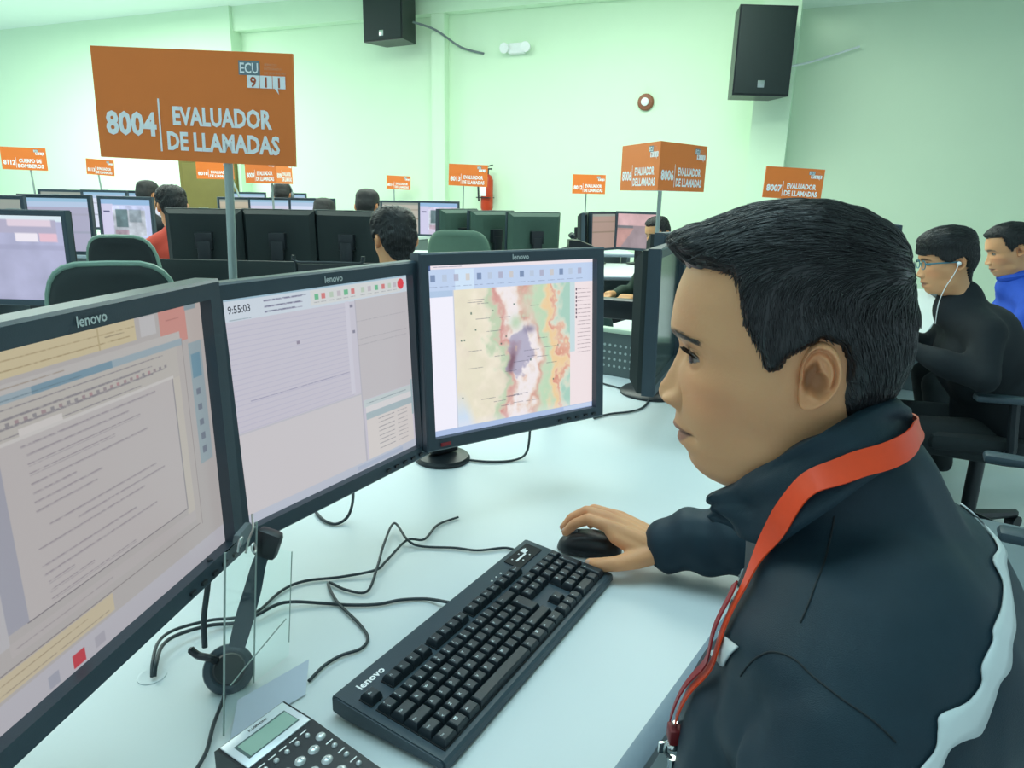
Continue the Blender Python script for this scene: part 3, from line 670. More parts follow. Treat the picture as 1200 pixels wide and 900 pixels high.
for i in range(5):
    button(-.030 + i * .0135, -.062, .0030, .0030); c, R = ptop(-.030 + i * .0135, -.0555, .0003); marks.box(c, (.009, .0012, .0004), R)
for i, x in enumerate((-.020, -.002, .016)):
    for j in range(4): button(x, -.080 - j * .019, .0066, .0052, '123456789*0#'[j * 3 + i])
button(.032, -.073, .0060, .0050)
for j in range(3): button(.033, -.092 - j * .017, .0034, .0030); c, R = ptop(.033, -.0845 - j * .017, .0003); marks.box(c, (.009, .0012, .0004), R)
marks.build('button_marks', M_PRINT, ph, smooth=False)

# ------------------------------------------------------------------ headset leaning at the monitor seam
hd = Vector((-0.3422, 0.7436, 0.762)); ht = Vector((-0.2921, 0.765, 0.9192))
hs = empty('headset', (hd.x, hd.y, .741), 'black headset standing on its ear cup between the first two monitors', 'headset')
o0 = hs.location
tocam = (Vector((0, 0, 1.334)) - hd).normalized(); ax = (tocam + Vector((.1, -.1, .1))).normalized()
Q = ax.to_track_quat('Z', 'Y').to_matrix().to_4x4()
def hb(b, name, m, par=hs): 
    b.v = [tuple(Vector(v) - o0) for v in b.v]; return b.build(name, m, par)
b = MB(); b.lathe([(.018, -.013), (.027, -.010), (.030, -.002), (.029, .004), (.022, .008), (.016, .007)], 28, Matrix.Translation(hd) @ Q); ec = hb(b, 'ear_cup', M_BLACKPL)
b = MB(); b.lathe([(.010, .008), (.019, .009), (.017, .012), (.004, .012)], 24, Matrix.Translation(hd) @ Q); hb(b, 'cap', M_DARKPL, ec)
side = Vector((.85, .35, 0)).normalized()
def ribbon(path, wd, th, nrm):
    b = MB(); P = [Vector(p) for p in path]; vs = []
    for i, p in enumerate(P):
        t = (P[min(i + 1, len(P) - 1)] - P[max(i - 1, 0)]).normalized(); n = Vector(nrm[i] if isinstance(nrm, list) else nrm); s = t.cross(n).normalized(); n = s.cross(t).normalized(); q = wd[i] if hasattr(wd, '__len__') else wd
        vs += [p + s * q / 2 + n * th / 2, p - s * q / 2 + n * th / 2, p - s * q / 2 - n * th / 2, p + s * q / 2 - n * th / 2]
    fs = [(i * 4 + k, i * 4 + (k + 1) % 4, (i + 1) * 4 + (k + 1) % 4, (i + 1) * 4 + k) for i in range(len(P) - 1) for k in range(4)] + [(3, 2, 1, 0), tuple(len(vs) - 4 + k for k in range(4))]
    return b.add(vs, fs)
path = spline([(-0.3307, 0.745, 0.7928), (-0.3225, 0.755, 0.8256), (-0.3129, 0.765, 0.8609), (-0.3044, 0.768, 0.8921), ht], 5)
hb(ribbon(path, [.019 + .003 * math.sin(i / 4) for i in range(len(path))], .004, tocam), 'headband', M_BLACKPL)
b = MB(); b.box(ht + Vector((.002, 0, .004)), (.030, .018, .036), Matrix.Rotation(.35, 3, 'Y'), bev=.006); hb(b, 'temple_pad', M_DARKPL)
b = MB(); b.tube(spline([(-0.3499, 0.74, 0.9147), (-0.3541, 0.735, 0.8782), (-0.3595, 0.73, 0.8413), (-0.3611, 0.728, 0.8042)], 6), .0035, 8); bm_ = hb(b, 'microphone_boom', M_CABLE)
b = MB(); b.tube(spline([(-0.3834, 0.735, 0.7963), (-0.3724, 0.732, 0.7892), (-0.3583, 0.73, 0.7875), (-0.3508, 0.735, 0.7792)], 5), [.0025] + [.0045] * 14 + [.003], 8); hb(b, 'microphone', M_DARKPL, bm_)
b = MB(); b.tube(spline([hd + Vector((.0, -.02, -.02)), (-0.3376, 0.7128, 0.745), (-0.3313, 0.6682, 0.745), (-0.3229, 0.6303, 0.745), (-0.323, 0.6012, 0.745)], 6), .0022, 6); hb(b, 'cord', M_CABLE)

# ------------------------------------------------------------------ clear card holder with clip, card
M_ACR = mat('clear acrylic', (.93, 1.0, .98), .04, var=.0, **{'Transmission Weight': 1.0, 'IOR': 1.06})
M_ACRE = mat('acrylic edge', rgb(196, 214, 208), .25, **{'Transmission Weight': .4})
a0, a1, a2 = Vector((-0.3151, 0.6563, 0.742)), Vector((-0.3136, 0.7449, 0.742)), Vector((-0.2871, 0.7994, 0.742))
ch = empty('card_holder', a1, 'clear acrylic card holder standing in front of the headset', 'card holder')
def sheet(p, q, hp, hq, name):
    b = MB(); n = (q - p).cross(Vector((0, 0, 1))).normalized() * .0008; z0 = LEAN * hp; z1 = LEAN * hq
    vs = [p - n, q - n, q - n + z1, p - n + z0, p + n, q + n, q + n + z1, p + n + z0]
    b.add([v - a1 for v in vs], [(0, 1, 2, 3), (7, 6, 5, 4), (0, 4, 5, 1), (3, 2, 6, 7), (1, 5, 6, 2), (0, 3, 7, 4)]); return b.build(name, M_ACR, ch, smooth=False)
LEAN = Vector((.085, .02, 1)); sa = sheet(a0, a1, .225, .215, 'sheet'); sb = sheet(a1 + (a2 - a1) * .02, a2, .190, .150, 'sheet')
b = MB()
b.tube([v - a1 for v in (a0, a0 + LEAN * .225)], .0013, 6); b.tube([v - a1 for v in (a1, a1 + LEAN * .217)], .0014, 6); b.tube([v - a1 for v in (a2 + LEAN * .02, a2 + LEAN * .15)], .0008, 5)
b.tube([v - a1 for v in (a1 + (a0 - a1) * .7 + Vector((0, 0, .045)), a2 + Vector((0, 0, .055)))], .0009, 5); b.build('polished_edges', M_ACRE, ch)
# bulldog clip on its top
t0 = a0 + (a1 - a0) * .55 + LEAN * .216; dx = (a1 - a0).normalized(); dn = dx.cross(Vector((0, 0, 1)))
cl = empty('bulldog_clip', t0, 'small metal bulldog clip on the top of the clear card holder', 'clip', R=rot_axes(dx, -dn, Vector((0, 0, 1))))
b = MB(); b.prism([(-.006, 0), (.006, 0), (.003, .012), (-.003, .012)], -.016, .016, Matrix(((0, 0, 1, 0), (1, 0, 0, 0), (0, 1, 0, 0), (0, 0, 0, 1)))); b.build('jaw', M_GREYPL, cl)
b = MB(); b.tube(spline([(-.024, -.012, -.004), (-.008, -.010, .004), (.0, -.012, .012), (.010, -.008, .016), (.02, -.004, .020)], 5), .0014, 6)
b.tube([(math.cos(q / 12 * 6.283) * .005 - .002, -.012 + math.sin(q / 12 * 6.283) * .001, -.010 + math.sin(q / 12 * 6.283) * .005) for q in range(13)], .0012, 6)
b.tube(spline([(-.03, -.006, .0), (-.028, -.008, .012), (-.020, -.008, .012), (-.018, -.004, 0)], 5), .0012, 6); b.build('wire_handle', M_METAL, cl)
c0, c1 = Vector((-0.3056, 0.6515, 0.742)), Vector((-0.2432, 0.7254, 0.742)); d1 = Vector((-0.2509, 0.7701, 0.758)); d0 = c0 + (d1 - c1) * .95
b = MB(); n = Vector((.0, .0003, .0005)); b.add([c0, c1, d1, d0, c0 + n, c1 + n, d1 + n, d0 + n], [(0, 1, 2, 3), (7, 6, 5, 4), (0, 4, 5, 1), (1, 5, 6, 2), (2, 6, 7, 3), (3, 7, 4, 0)])
tag(b.build('paper_card', M_PAPER, smooth=False), 'blank pale paper card leaning behind the telephone dial pad', 'paper')

# ------------------------------------------------------------------ cables on the desk
def cable(pts, label, r=.0022):
    b = MB(); b.tube(spline(pts, 7), r, 8); return tag(b.build('cable', M_CABLE), label, 'cable')
cable([(-0.0963, 1.2157, 0.744), (-0.1314, 1.1821, 0.744), (-0.1486, 1.119, 0.747), (-0.1776, 1.1127, 0.748), (-0.2009, 1.0424, 0.747), (-0.2133, 1.0118, 0.747), (-0.264, 0.994, 0.744), (-0.3179, 0.9791, 0.744), (-0.3449, 0.9511, 0.744), (-0.3618, 0.8958, 0.744), (-0.3856, 0.8719, 0.748), (-0.4201, 0.8674, 0.746), (-0.4542, 0.8382, 0.75), (-0.4616, 0.8085, 0.752), (-0.4494, 0.7683, 0.752), (-0.4419, 0.7494, 0.744)], 'thin black cable from behind the monitors to the round desk hole')
cable([(0.0235, 1.0832, 0.744), (-0.0044, 1.1, 0.744), (-0.0525, 1.0889, 0.744), (-0.0927, 1.0962, 0.744), (-0.1521, 1.0997, 0.744), (-0.1767, 1.1073, 0.7525), (-0.2089, 1.1672, 0.753), (-0.2138, 1.0911, 0.752), (-0.2103, 1.0112, 0.752), (-0.2148, 0.9521, 0.745), (-0.2487, 0.9572, 0.744), (-0.2794, 0.9748, 0.7445), (-0.2534, 0.9234, 0.7445), (-0.2105, 0.8718, 0.744), (-0.1905, 0.8387, 0.744), (-0.1946, 0.8141, 0.744), (-0.2172, 0.799, 0.744), (-0.234, 0.7776, 0.744), (-0.2453, 0.7476, 0.744)], 'black mouse cable looping over the desk to the left of the keyboard')
cable([(-0.0863, 0.9156, 0.752), (-0.1216, 0.9361, 0.744), (-0.1596, 0.9323, 0.744), (-0.1918, 0.9197, 0.744), (-0.2327, 0.916, 0.744), (-0.2713, 0.919, 0.744), (-0.3283, 0.912, 0.7485), (-0.3577, 0.8784, 0.7485), (-0.3835, 0.8656, 0.744), (-0.4123, 0.8496, 0.75), (-0.4416, 0.8199, 0.755), (-0.4489, 0.7928, 0.757), (-0.4404, 0.7596, 0.755), (-0.4388, 0.7495, 0.744)], 'black keyboard cable running left to the round desk hole', .0025)
cable([(-0.1498, 1.559, 0.744), (-0.1045, 1.5172, 0.744), (-0.045, 1.5045, 0.744), (0.0096, 1.5183, 0.744), (0.0372, 1.5408, 0.755), (0.0442, 1.557, 0.8), (0.0425, 1.5376, 0.85)], 'black cable curling under the map monitor', .0028)
cable([(-0.3682, 1.2248, 0.744), (-0.3427, 1.1897, 0.744), (-0.3174, 1.1769, 0.744), (-0.3006, 1.1936, 0.75), (-0.2889, 1.1888, 0.78), (-0.2772, 1.152, 0.83)], 'black cable loop hanging under the clock monitor', .0028)
cable([(0.2279, 1.8475, 0.744), (0.2782, 1.8901, 0.744), (0.3429, 1.9189, 0.744), (0.3889, 1.9726, 0.744), (0.4315, 2.094, 0.744), (0.4523, 2.1685, 0.76), (0.4737, 2.1677, 0.8), (0.5701, 2.3034, 0.83)], 'black cable hanging from the edge-on monitor onto the desk', .003)
cable([(0.2763, 2.2463, 0.744), (0.3303, 2.1863, 0.744), (0.3898, 2.1299, 0.744), (0.4598, 2.0771, 0.744), (0.5333, 2.1115, 0.744)], 'thin black cable lying across the desk behind the map monitor', .0028)
cable([(0.302, 2.4258, 0.744), (0.3415, 2.3794, 0.744), (0.4448, 2.4641, 0.744), (0.5284, 2.4204, 0.744)], 'thin black cable lying along the foot of the perforated divider', .0025)
b = MB(); b.lathe([(.017, 0), (.017, .0006), (.015, .0009), (.012, .0005)], 28); o = b.build('cable_grommet', M_WHITE); o.location = Vector((-0.4456, 0.7558, 0.7402)); tag(o, 'white round cable grommet in the desk left of the headset', 'grommet')

# ------------------------------------------------------------------ station signs
def sign_face(parent, o, ux, uz, W, H, num, l1, l2, n, clear=True):
    """print on one board face: o = lower left corner"""
    o = Vector(o) + n * .0006; ux = Vector(ux); uz = Vector(uz)
    def at(u, v): return o + ux * (u * W) + uz * (v * H)
    def q(b, u0, v0, u1, v1, mi=0): b.add([at(u0, v0), at(u1, v0), at(u1, v1), at(u0, v1)], [(0, 1, 2, 3)], mi)
    b = MB()
    put_text(b, num, H * .285, at(.175, .225), ux, uz, .038, fit=W * .26); b.build('number', M_PRINT, parent, smooth=False)
    b = MB(); put_text(b, l1, H * .225, at(.64, .335), ux, uz, .038, fit=W * .50); b.build('title_line', M_PRINT, parent, smooth=False)
    b = MB(); put_text(b, l2, H * .225, at(.64, .105), ux, uz, .038, fit=W * .57); b.build('title_line', M_PRINT, parent, smooth=False)
    b = MB(); q(b, .318, .08, .327, .56); b.build('divider_line', M_PRINT, parent, smooth=False)
    o1 = o; o = o1 + n * .0003
    for k, (u0, u1) in enumerate(((.775, .835), (.838, .898), (.901, .963))):
        b = MB(); q(b, u0, .69, u1, .80)
        if k == 2: b.v += [tuple(at(.91, .69)), tuple(at(.93, .64)), tuple(at(.925, .69))]; b.f.append((4, 5, 6)); b.m.append(0)
        b.build('digit_plate', M_PRINT, parent, smooth=False)
    b = MB(); o = o1; q(b, .735, .80, .84, .925)
    o = o1 + n * .0005
    g = b.build('logo_plate', M_GPRINT, parent, smooth=False)
    b = MB(); put_text(b, 'ECU', H * .125, at(.787, .818), ux, uz, .02, fit=W * .09); b.build('logo_letters', M_PRINT, parent, smooth=False)
    for t, u in (('9', .805), ('1', .868), ('1', .932)): b = MB(); put_text(b, t, H * .125, at(u, .700), ux, uz, .02); b.build('logo_digit', M_ORPRINT, parent, smooth=False)
    b = MB(); 
    for t, v in (('SERVICIO', .885), ('INTEGRADO', .85), ('DE SEGURIDAD', .812)): put_text(b, t, H * .030, at(.862, v), ux, uz, 0, 'LEFT', res=1)
    b.build('logo_caption', M_PALEPRINT, parent, smooth=False)
def flat_sign(c, ux, uz, W, H, foot, num, l1, l2, label, group='station signs', pole_r=.007, pole_u=.0):
    c = Vector(c); ux = Vector(ux).normalized(); uz = Vector(uz); uz = (uz - ux * uz.dot(ux)).normalized(); n = ux.cross(uz)
    foot = Vector(foot); r = empty('station_sign', foot, label, 'sign', group=group)
    R = rot_axes(ux, -n, uz); b = MB(); b.box(c - foot, (W, .006, H), R); bd = b.build('board', M_SIGN, r, smooth=False)
    lo = c - foot - ux * W / 2 - uz * H / 2 + n * .003
    sign_face(bd, lo, ux, uz, W, H, num, l1, l2, n)
    top = c - foot + ux * pole_u * W - uz * H * .49 - n * (.004 + pole_r)
    b = MB(); b.tube([Vector((0, 0, 0)), top, top + uz * H * .6], pole_r, 12); b.build('pole', M_POLE, r)
    b = MB(); b.lathe([(.05, 0), (.05, .006), (.012, .010), (.012, .03)], 20); b.build('pole_foot', M_GREYPL, r)
    return r
def prism_sign(foot, zc, ang, W, H, num, l1, l2, label, group='station signs', lean=(0, 0, 0), faces=(0, 1, 2)):
    foot = Vector(foot); r = empty('station_sign', foot, label, 'sign', group=group); cz = Vector(lean) + Vector((0, 0, zc - foot.z))
    rad = W / math.sqrt(3); cs = [Vector((rad * math.cos(ang + k * 2.0944), rad * math.sin(ang + k * 2.0944), 0)) for k in range(3)]
    b = MB(); b.add([c + cz + Vector((0, 0, s * H / 2)) for s in (-1, 1) for c in cs], [(2, 1, 0), (3, 4, 5)], 1); b.add([c + cz + Vector((0, 0, s * H / 2)) for s in (-1, 1) for c in cs], [(0, 1, 4, 3), (1, 2, 5, 4), (2, 0, 3, 5)], 0)
    bd = b.build('board', [M_SIGN, M_SIGNSIDE], r, smooth=False)
    for k in faces:
        a, c = cs[k], cs[(k + 1) % 3]; ux = (c - a).normalized(); n = ux.cross(Vector((0, 0, 1)))
        sign_face(bd, a + cz - Vector((0, 0, H / 2)), ux, (0, 0, 1), W, H, num, l1, l2, n)
    b = MB(); b.tube([Vector((0, 0, 0)), cz - Vector((0, 0, H / 2))], .009, 12); b.build('pole', M_POLE, r)
    b = MB(); b.lathe([(.05, 0), (.05, .006), (.012, .010), (.012, .03)], 20); b.build('pole_foot', M_GREYPL, r)
    return r
EV, LL = 'EVALUADOR', 'DE LLAMADAS'
flat_sign((-.589, 1.364, 1.477), (.382, -.03, -.012), (-.035, .0, 1), .374, .191, (-.580, 1.41, .741), '8004', EV, LL, 'large orange sign numbered 8004 above the two nearest monitors', pole_r=.008, pole_u=.14)
def far_sign(x, y, D, Wp, Hp, num, l1, l2, label, px, py, slope=.02, lean=0.0):
    pass
X1, Z1 = (1, 0, 0), (0, 0, 1)
flat_sign((-4.3499, 6.4802, 1.5548), (1, .0, -.02), (-.05, 0, 1), .40, .19, (-4.33, 6.55, .741), '8112', 'CUERPO DE', 'BOMBEROS', 'orange sign on a thin pole at the left edge of the photo', pole_r=.008, pole_u=.1)
flat_sign((-5.0965, 8.9666, 1.5583), (1, .05, -.06), (-.02, 0, 1), .33, .185, (-5.12, 9.03, .741), '8113', EV, LL, 'small orange sign between the left-edge sign and the large 8004 sign', pole_r=.010, pole_u=-.1)
flat_sign((-1.6759, 10.3927, 1.4698), (1, .05, -.03), (0, 0, 1), .34, .185, (-1.72, 10.36, .741), '8014', EV, LL, 'smallest orange sign, standing before the far wall above the heads', pole_r=.011, pole_u=-.2)
flat_sign((-0.4403, 6.6719, 1.4976), (1, -.25, -.03), (0, 0, 1), .37, .19, (-.50, 6.74, .741), '8013', EV, LL, 'orange sign just left of the fire extinguisher', pole_r=.007, pole_u=-.12)
flat_sign((1.698, 4.4807, 1.4364), (1, .1, -.035), (.03, 0, 1), .375, .183, (1.80, 4.47, .741), '8007', EV, LL, 'orange sign numbered 8007 right above the hair of the person in front', pole_r=.008)
prism_sign((.632, 3.20, .741), 1.460, math.radians(-104), .372, .193, '8006', EV, LL, 'three-sided orange sign numbered 8006 with two faces showing')
prism_sign((.77, 8.02, .741), 1.462, math.radians(-140), .37, .20, '8012', EV, LL, 'small three-sided orange sign left of the 8006 sign')
prism_sign((-2.13, 6.36, .741), 1.487, math.radians(-62), .40, .20, '8009', EV, LL, 'three-sided orange sign half hidden behind the large 8004 sign')
flat_sign((-3.433, 8.3381, 1.5316), (1, .05, 0), (0, 0, 1), .42, .185, (-2.98, 8.3, .741), '8010', EV, LL, 'orange sign almost wholly hidden behind the large 8004 sign', pole_r=.012, pole_u=.42)

# ------------------------------------------------------------------ far monitors (top edge heights follow the photo)
GB = 'far monitors seen from behind'; GF = 'far monitors showing their screens'
M_LITBACK = mat('lit monitor back plastic', rgb(66, 94, 82), .6, bump=.2, bscale=700)  # same back plastic, with stronger greenish light painted into the colour
def mon_top(top, yaw, label, img=None, group=None, tilt=.03):
    t = Vector(top); return monitor((t.x, t.y, t.z - .172), yaw, tilt, label, img, group, logos=False, backmat=M_LITBACK if 'extinguisher' in label else None)
mon_top((-1.8049, 2.5661, 1.2489), -.04, 'black monitor at the left edge showing a misty street picture', screen_plain((172, 174, 204), 'street', 4), GF)
mon_top((-2.8548, 3.8685, 1.2782), .12, 'dull monitor cut by the left edge, behind the street picture one', screen_plain((150, 158, 150), 'form'), GF)
mon_top((-2.6699, 4.1809, 1.2844), .05, 'grey-blue monitor behind and right of the street picture one', screen_plain((172, 172, 196), 'app'), GF)
mon_top((-2.7638, 5.1088, 1.269), -.10, 'monitor showing a photo of trees, left of the person in red', screen_plain((196, 204, 236), 'photo', 9), GF)
mon_top((-4.0776, 6.515, 1.2991), .1, 'thin strip of a far screen under the second orange sign from the left', screen_plain((190, 200, 190), 'form'), GF)
mon_top((-3.6437, 6.4126, 1.3035), 0, 'pale far screen rising behind the tree photo monitor', screen_plain((216, 222, 240), 'app'), GF)
mon_top((-3.3579, 6.5159, 1.3026), -.1, 'far pale screen partly behind the farthest left head', screen_plain((220, 228, 240), 'app'), GF)
mon_top((-1.7261, 4.0103, 1.2279), math.pi + .16, 'black monitor back right behind the pole of the 8004 sign', None, GB)
mon_top((-1.3258, 4.0628, 1.2305), math.pi, 'black monitor back in the middle of the three behind the clock monitor', None, GB)
mon_top((-0.9274, 4.0631, 1.2316), math.pi - .16, 'black monitor back partly behind the nearest head seen from behind', None, GB)
mon_top((-2.4613, 6.5059, 1.2654), .55, 'beige far screen seen beside the pole of the 8004 sign', screen_plain((190, 182, 160), 'form'), GF)
mon_top((-2.1857, 6.5064, 1.2673), .35, 'lilac far screen in the middle above the black monitor backs', screen_plain((206, 204, 226), 'app'), GF)
mon_top((-1.8044, 6.404, 1.2717), 0, 'light far screen directly left of the head above the rightmost black back', screen_plain((214, 222, 244), 'app'), GF)
mon_top((-3.1351, 8.4839, 1.3038), .1, 'farthest pale screen behind the beige one, at the pole', screen_plain((210, 220, 236), 'app'), GF)
mon_top((-2.6567, 8.4839, 1.3039), 0, 'farthest pale screen behind the head with headphones', screen_plain((214, 226, 240), 'app'), GF)
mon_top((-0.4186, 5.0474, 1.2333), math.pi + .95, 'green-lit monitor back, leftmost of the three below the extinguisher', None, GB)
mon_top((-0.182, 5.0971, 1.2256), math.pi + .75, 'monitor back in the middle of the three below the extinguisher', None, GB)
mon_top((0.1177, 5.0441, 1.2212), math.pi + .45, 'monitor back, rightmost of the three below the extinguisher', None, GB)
mon_top((-1.3845, 7.3306, 1.2515), .6, 'grey far screen half hidden by the head above the rightmost black back', screen_plain((150, 160, 150), 'form'), GF)
mon_top((-1.1439, 7.2286, 1.2571), .35, 'beige far screen above the nearest head seen from behind', screen_plain((186, 182, 170), 'form'), GF)
mon_top((-0.7586, 7.1262, 1.2617), -.1, 'far screen with a pink and grey tower picture', screen_plain((206, 200, 222), 'photo', 3), GF)
mon_top((0.8017, 6.4898, 1.2058), .85, 'tan far screen, left one of the pair left of the 8006 pole', screen_plain((170, 146, 134), 'form'), GF)
mon_top((1.0926, 6.4914, 1.2117), -.55, 'far screen with a pinkish road picture beside the bowed head', screen_plain((205, 180, 184), 'road', 5), GF)
mon_top((0.6134, 6.281, 1.1995), 1.42, 'far black monitor seen edge-on left of the tan screen', None, GB)
mon_top((1.5842, 3.0324, 1.25), 1.25, 'dull monitor back peeping out right of the hair of the person in front', None)

# desks under them
def bg_desk(cx, cy, L, D, rz, label, group='far desks'):
    R = Matrix.Rotation(rz, 3, 'Z'); desk('desk', -L / 2, L / 2, -D / 2, D / 2, label, group, R=R, base=Vector((cx, cy, 0)))
bg_desk(-1.95, 2.85, 1.3, .66, 0, 'white desk under the street picture monitor')
bg_desk(-2.85, 4.22, 1.0, .60, 0, 'white desk under the grey-blue monitor on the left')
bg_desk(-2.75, 5.2, 1.2, .60, 0, 'white desk under the tree photo monitor')
bg_desk(-3.97, 6.75, 1.8, .80, 0, 'far white desk under the two left signs')
bg_desk(-1.15, 4.0, 1.4, .64, 0, 'white desk under the black monitor backs behind the front row')
bg_desk(-2.1, 6.55, 1.35, .8, 0, 'far white desk behind the black monitor backs')
bg_desk(-2.2, 8.4, 1.9, .8, 0, 'farthest white desk under the half hidden sign')
bg_desk(-.05, 5.10, 1.2, .7, 0, 'white desk below the fire extinguisher')
bg_desk(-.78, 7.15, 1.1, 1.0, 0, 'far white desk under the tower picture screen')
bg_desk(-5.1, 9.1, 1.0, .7, 0, 'farthest white desk under the small left sign')
bg_desk(-1.72, 10.22, .9, .5, -.40, 'farthest white desk in front of the wall pilaster')
bg_desk(.80, 8.05, 1.0, .7, 0, 'far white desk under the small three-sided sign')
bg_desk(.75, 6.05, 1.3, 1.1, 0, 'far white desk with the tan and road screens')
b_ = rc(2.42, 1.10); desk('desk', -.2, .2, -.18, .18, 'small white stand under the 8006 sign', 'far desks', base=b_)

r = empty('desk_divider', (-1.15, 3.64, .741), 'low black privacy panel under the three black monitor backs', 'divider')
b = MB(); b.box((0, 0, .12), (1.36, .02, .24), bev=.004); b.build('panel', M_BACKPL, r)
for sx in (-.5, .5): b = MB(); b.box((sx, .03, .02), (.04, .06, .04)); b.build('clamp', M_DARKPL, r)

# ------------------------------------------------------------------ chairs
def task_chair(loc, rz, label, m_back=M_BLKFAB, m_seat=M_BLKFAB, top=1.02, arms=True, wback=.46, rim=None):
    r = empty('task_chair', loc, label, 'chair', rz)          # faces local +x
    b = MB(); b.box((.02, 0, .47), (.47, .48, .07), bev=.03); b.build('seat', m_seat, r)
    h = top - .56; R = Matrix.Rotation(-.10, 3, 'Y')
    b = MB(); vs = []; n = 14; t = .035
    pts = []
    for k in range(28):
        q = 2 * math.pi * k / 28; cy, sz = math.cos(q), math.sin(q)
        pts.append((abs(cy) ** .5 * (1 if cy > 0 else -1) * wback / 2, abs(sz) ** .5 * (1 if sz > 0 else -1) * h / 2))
    for (dx, k) in ((-.020, .88), (-.018, .96), (-.008, 1), (.012, .99), (.020, .94), (.012, .80)):
        for (y, z) in pts: vs.append(R @ Vector((dx - .10 * (abs(y * k) / wback) ** 2 * -1.4, y * k, z * k)) + Vector((-.23, 0, .56 + h / 2)))
    fs = [(j * 28 + i, j * 28 + (i + 1) % 28, (j + 1) * 28 + (i + 1) % 28, (j + 1) * 28 + i) for j in range(5) for i in range(28)] + [tuple(reversed(range(28))), tuple(5 * 28 + i for i in range(28))]
    b.add(vs, fs); bk = b.build('backrest', [m_back], r, angle=50)
    if rim:
        b = MB(); b.tube([Vector(vs[28 * 2 + i % 28]) * 1.0 for i in range(29)], .009, 8, cap=False); b.build('rim', rim, bk)
        b = MB(); b.box(Vector((-.262, 0, .56 + h * .66)), (.01, .02, .035)); b.build('handle_slot', M_WELL, bk)
    b = MB(); b.box((-.20, 0, .52), (.05, .07, .2)); b.box((-.1, 0, .43), (.22, .07, .03)); b.build('back_bar', M_DARKPL, r)
    if arms:
        for sy in (-1, 1):
            b = MB(); b.box((.02, sy * .27, .665), (.26, .055, .025), bev=.010); a = b.build('armrest', M_BLACKPL, r)
            b = MB(); b.tube(spline([(.0, sy * .22, .44), (.0, sy * .27, .47), (.01, sy * .27, .56), (.02, sy * .27, .655)], 4), .018, 8); b.build('arm_post', M_DARKPL, a)
    b = MB(); b.cyl((0, 0, .09), (0, 0, .44), .028); b.build('gas_column', M_DARKPL, r)
    for k in range(5):
        q = k * 2 * math.pi / 5; d = Vector((math.cos(q), math.sin(q), 0)); b = MB(); b.tube([Vector((0, 0, .10)), d * .30 + Vector((0, 0, .065))], [.028, .018], 8); lg = b.build('leg', M_DARKPL, r)
        b = MB(); s_ = Vector((-d.y, d.x, 0)); b.cyl(d * .30 - s_ * .02 + Vector((0, 0, .028)), d * .30 + s_ * .02 + Vector((0, 0, .028)), .028, 14); b.build('caster', M_DARKPL, lg)
    return r
PALE = mat('pale green rim', rgb(120, 150, 135), .45)
task_chair((-1.31, 2.35, 0), math.radians(112), 'black task chair with a tall rounded back below the street picture monitor', M_BACKPL, M_BLKFAB, 1.115, True, .36, PALE)
task_chair((-1.83, 3.50, 0), math.radians(95), 'dark task chair back in front of the tree photo monitor', M_BLKFAB, M_BLKFAB, 1.12, False, .32, PALE)
task_chair((-.30, 4.52, 0), math.radians(80), 'pale green chair back right of the nearest head seen from behind', mat('sage chair', rgb(92, 122, 104), .6), M_BLKFAB, 1.13, False, .40)
task_chair((1.30, 1.52, 0), math.radians(150), 'empty grey task chair pulled up right behind the person in front', M_GREYFAB, M_GREYFAB, .88, True)
task_chair((.28, 3.35, 0), math.radians(75), 'dark task chair seen through the gap behind the map monitor', M_TEAL, M_BLKFAB, .86, True)
task_chair((1.88, 2.66, 0), math.radians(165), 'black task chair of the person with glasses', M_BLKFAB, M_BLKFAB, .80, True)
# small things on far desks
lx = Vector((.93, -.36, 0)).normalized(); lp = empty('laptop', (2.80, 4.72, .7405), 'open laptop on the far end of the white desk between the two seated people', 'laptop', R=rot_axes(lx, Vector((-lx.y, lx.x, 0)), Vector((0, 0, 1))))
b = MB(); b.box((.12, 0, .010), (.24, .34, .020), bev=.004); b.build('base', M_DARKPL, lp)
b = MB(); b.box((.13, 0, .0205), (.12, .29, .002)); b.build('keys', M_WELL, lp)
Rl = Matrix.Rotation(-.30, 3, 'Y'); b = MB(); b.box(Vector((0, 0, .018)) + Rl @ Vector((0, 0, .125)), (.012, .34, .25), Rl, bev=.003); ld = b.build('lid', M_GREYPL, lp)
b = MB(); b.box(Vector((0, 0, .018)) + Rl @ Vector((.0068, 0, .128)), (.001, .31, .21), Rl); b.build('display', emit_mat('pale laptop screen', rgb(150, 175, 165)), ld)
tp = empty('desk_telephone', (.46, 4.98, .7405), 'black desk telephone on a raised base left of the tan far screen', 'telephone')
b = MB(); b.box((0, 0, .10), (.10, .10, .20), bev=.01); b.build('raised_base', M_DARKPL, tp)
b = MB(); b.prism([(-.09, .20), (.09, .20), (.09, .26), (-.02, .30), (-.09, .30)], -.09, .09, Matrix(((1, 0, 0, 0), (0, 0, 1, 0), (0, 1, 0, 0), (0, 0, 0, 1)))); b.build('body', M_DARKPL, tp)
b = MB(); b.tube(spline([(-.07, -.08, .325), (-.065, -.04, .335), (-.065, .04, .335), (-.07, .08, .325)], 5), .016, 10); b.build('handset', M_CABLE, tp)
b = MB(); b.tube(spline([(-.09, 0, .25), (-.16, -.05, .22), (-.22, -.1, .10), (-.22, -.14, .012)], 6), .008, 6); b.build('cord', M_CABLE, tp)
b = MB(); b.tube(spline([(-.10, 0, -.34), (-.10, 0, .075), (-.093, 0, .085), (.10, 0, .085), (.107, 0, .075), (.107, 0, -.34)], 4), .004, 8); b.box((.003, .004, -.10), (.20, .003, .36))
o = b.build('document_stand', [mat('smoked panel', rgb(36, 46, 48), .3)]); c = Vector((-0.5959, 2.2198, 1.1166)); o.location = (c.x + .01, c.y, c.z - .085); 
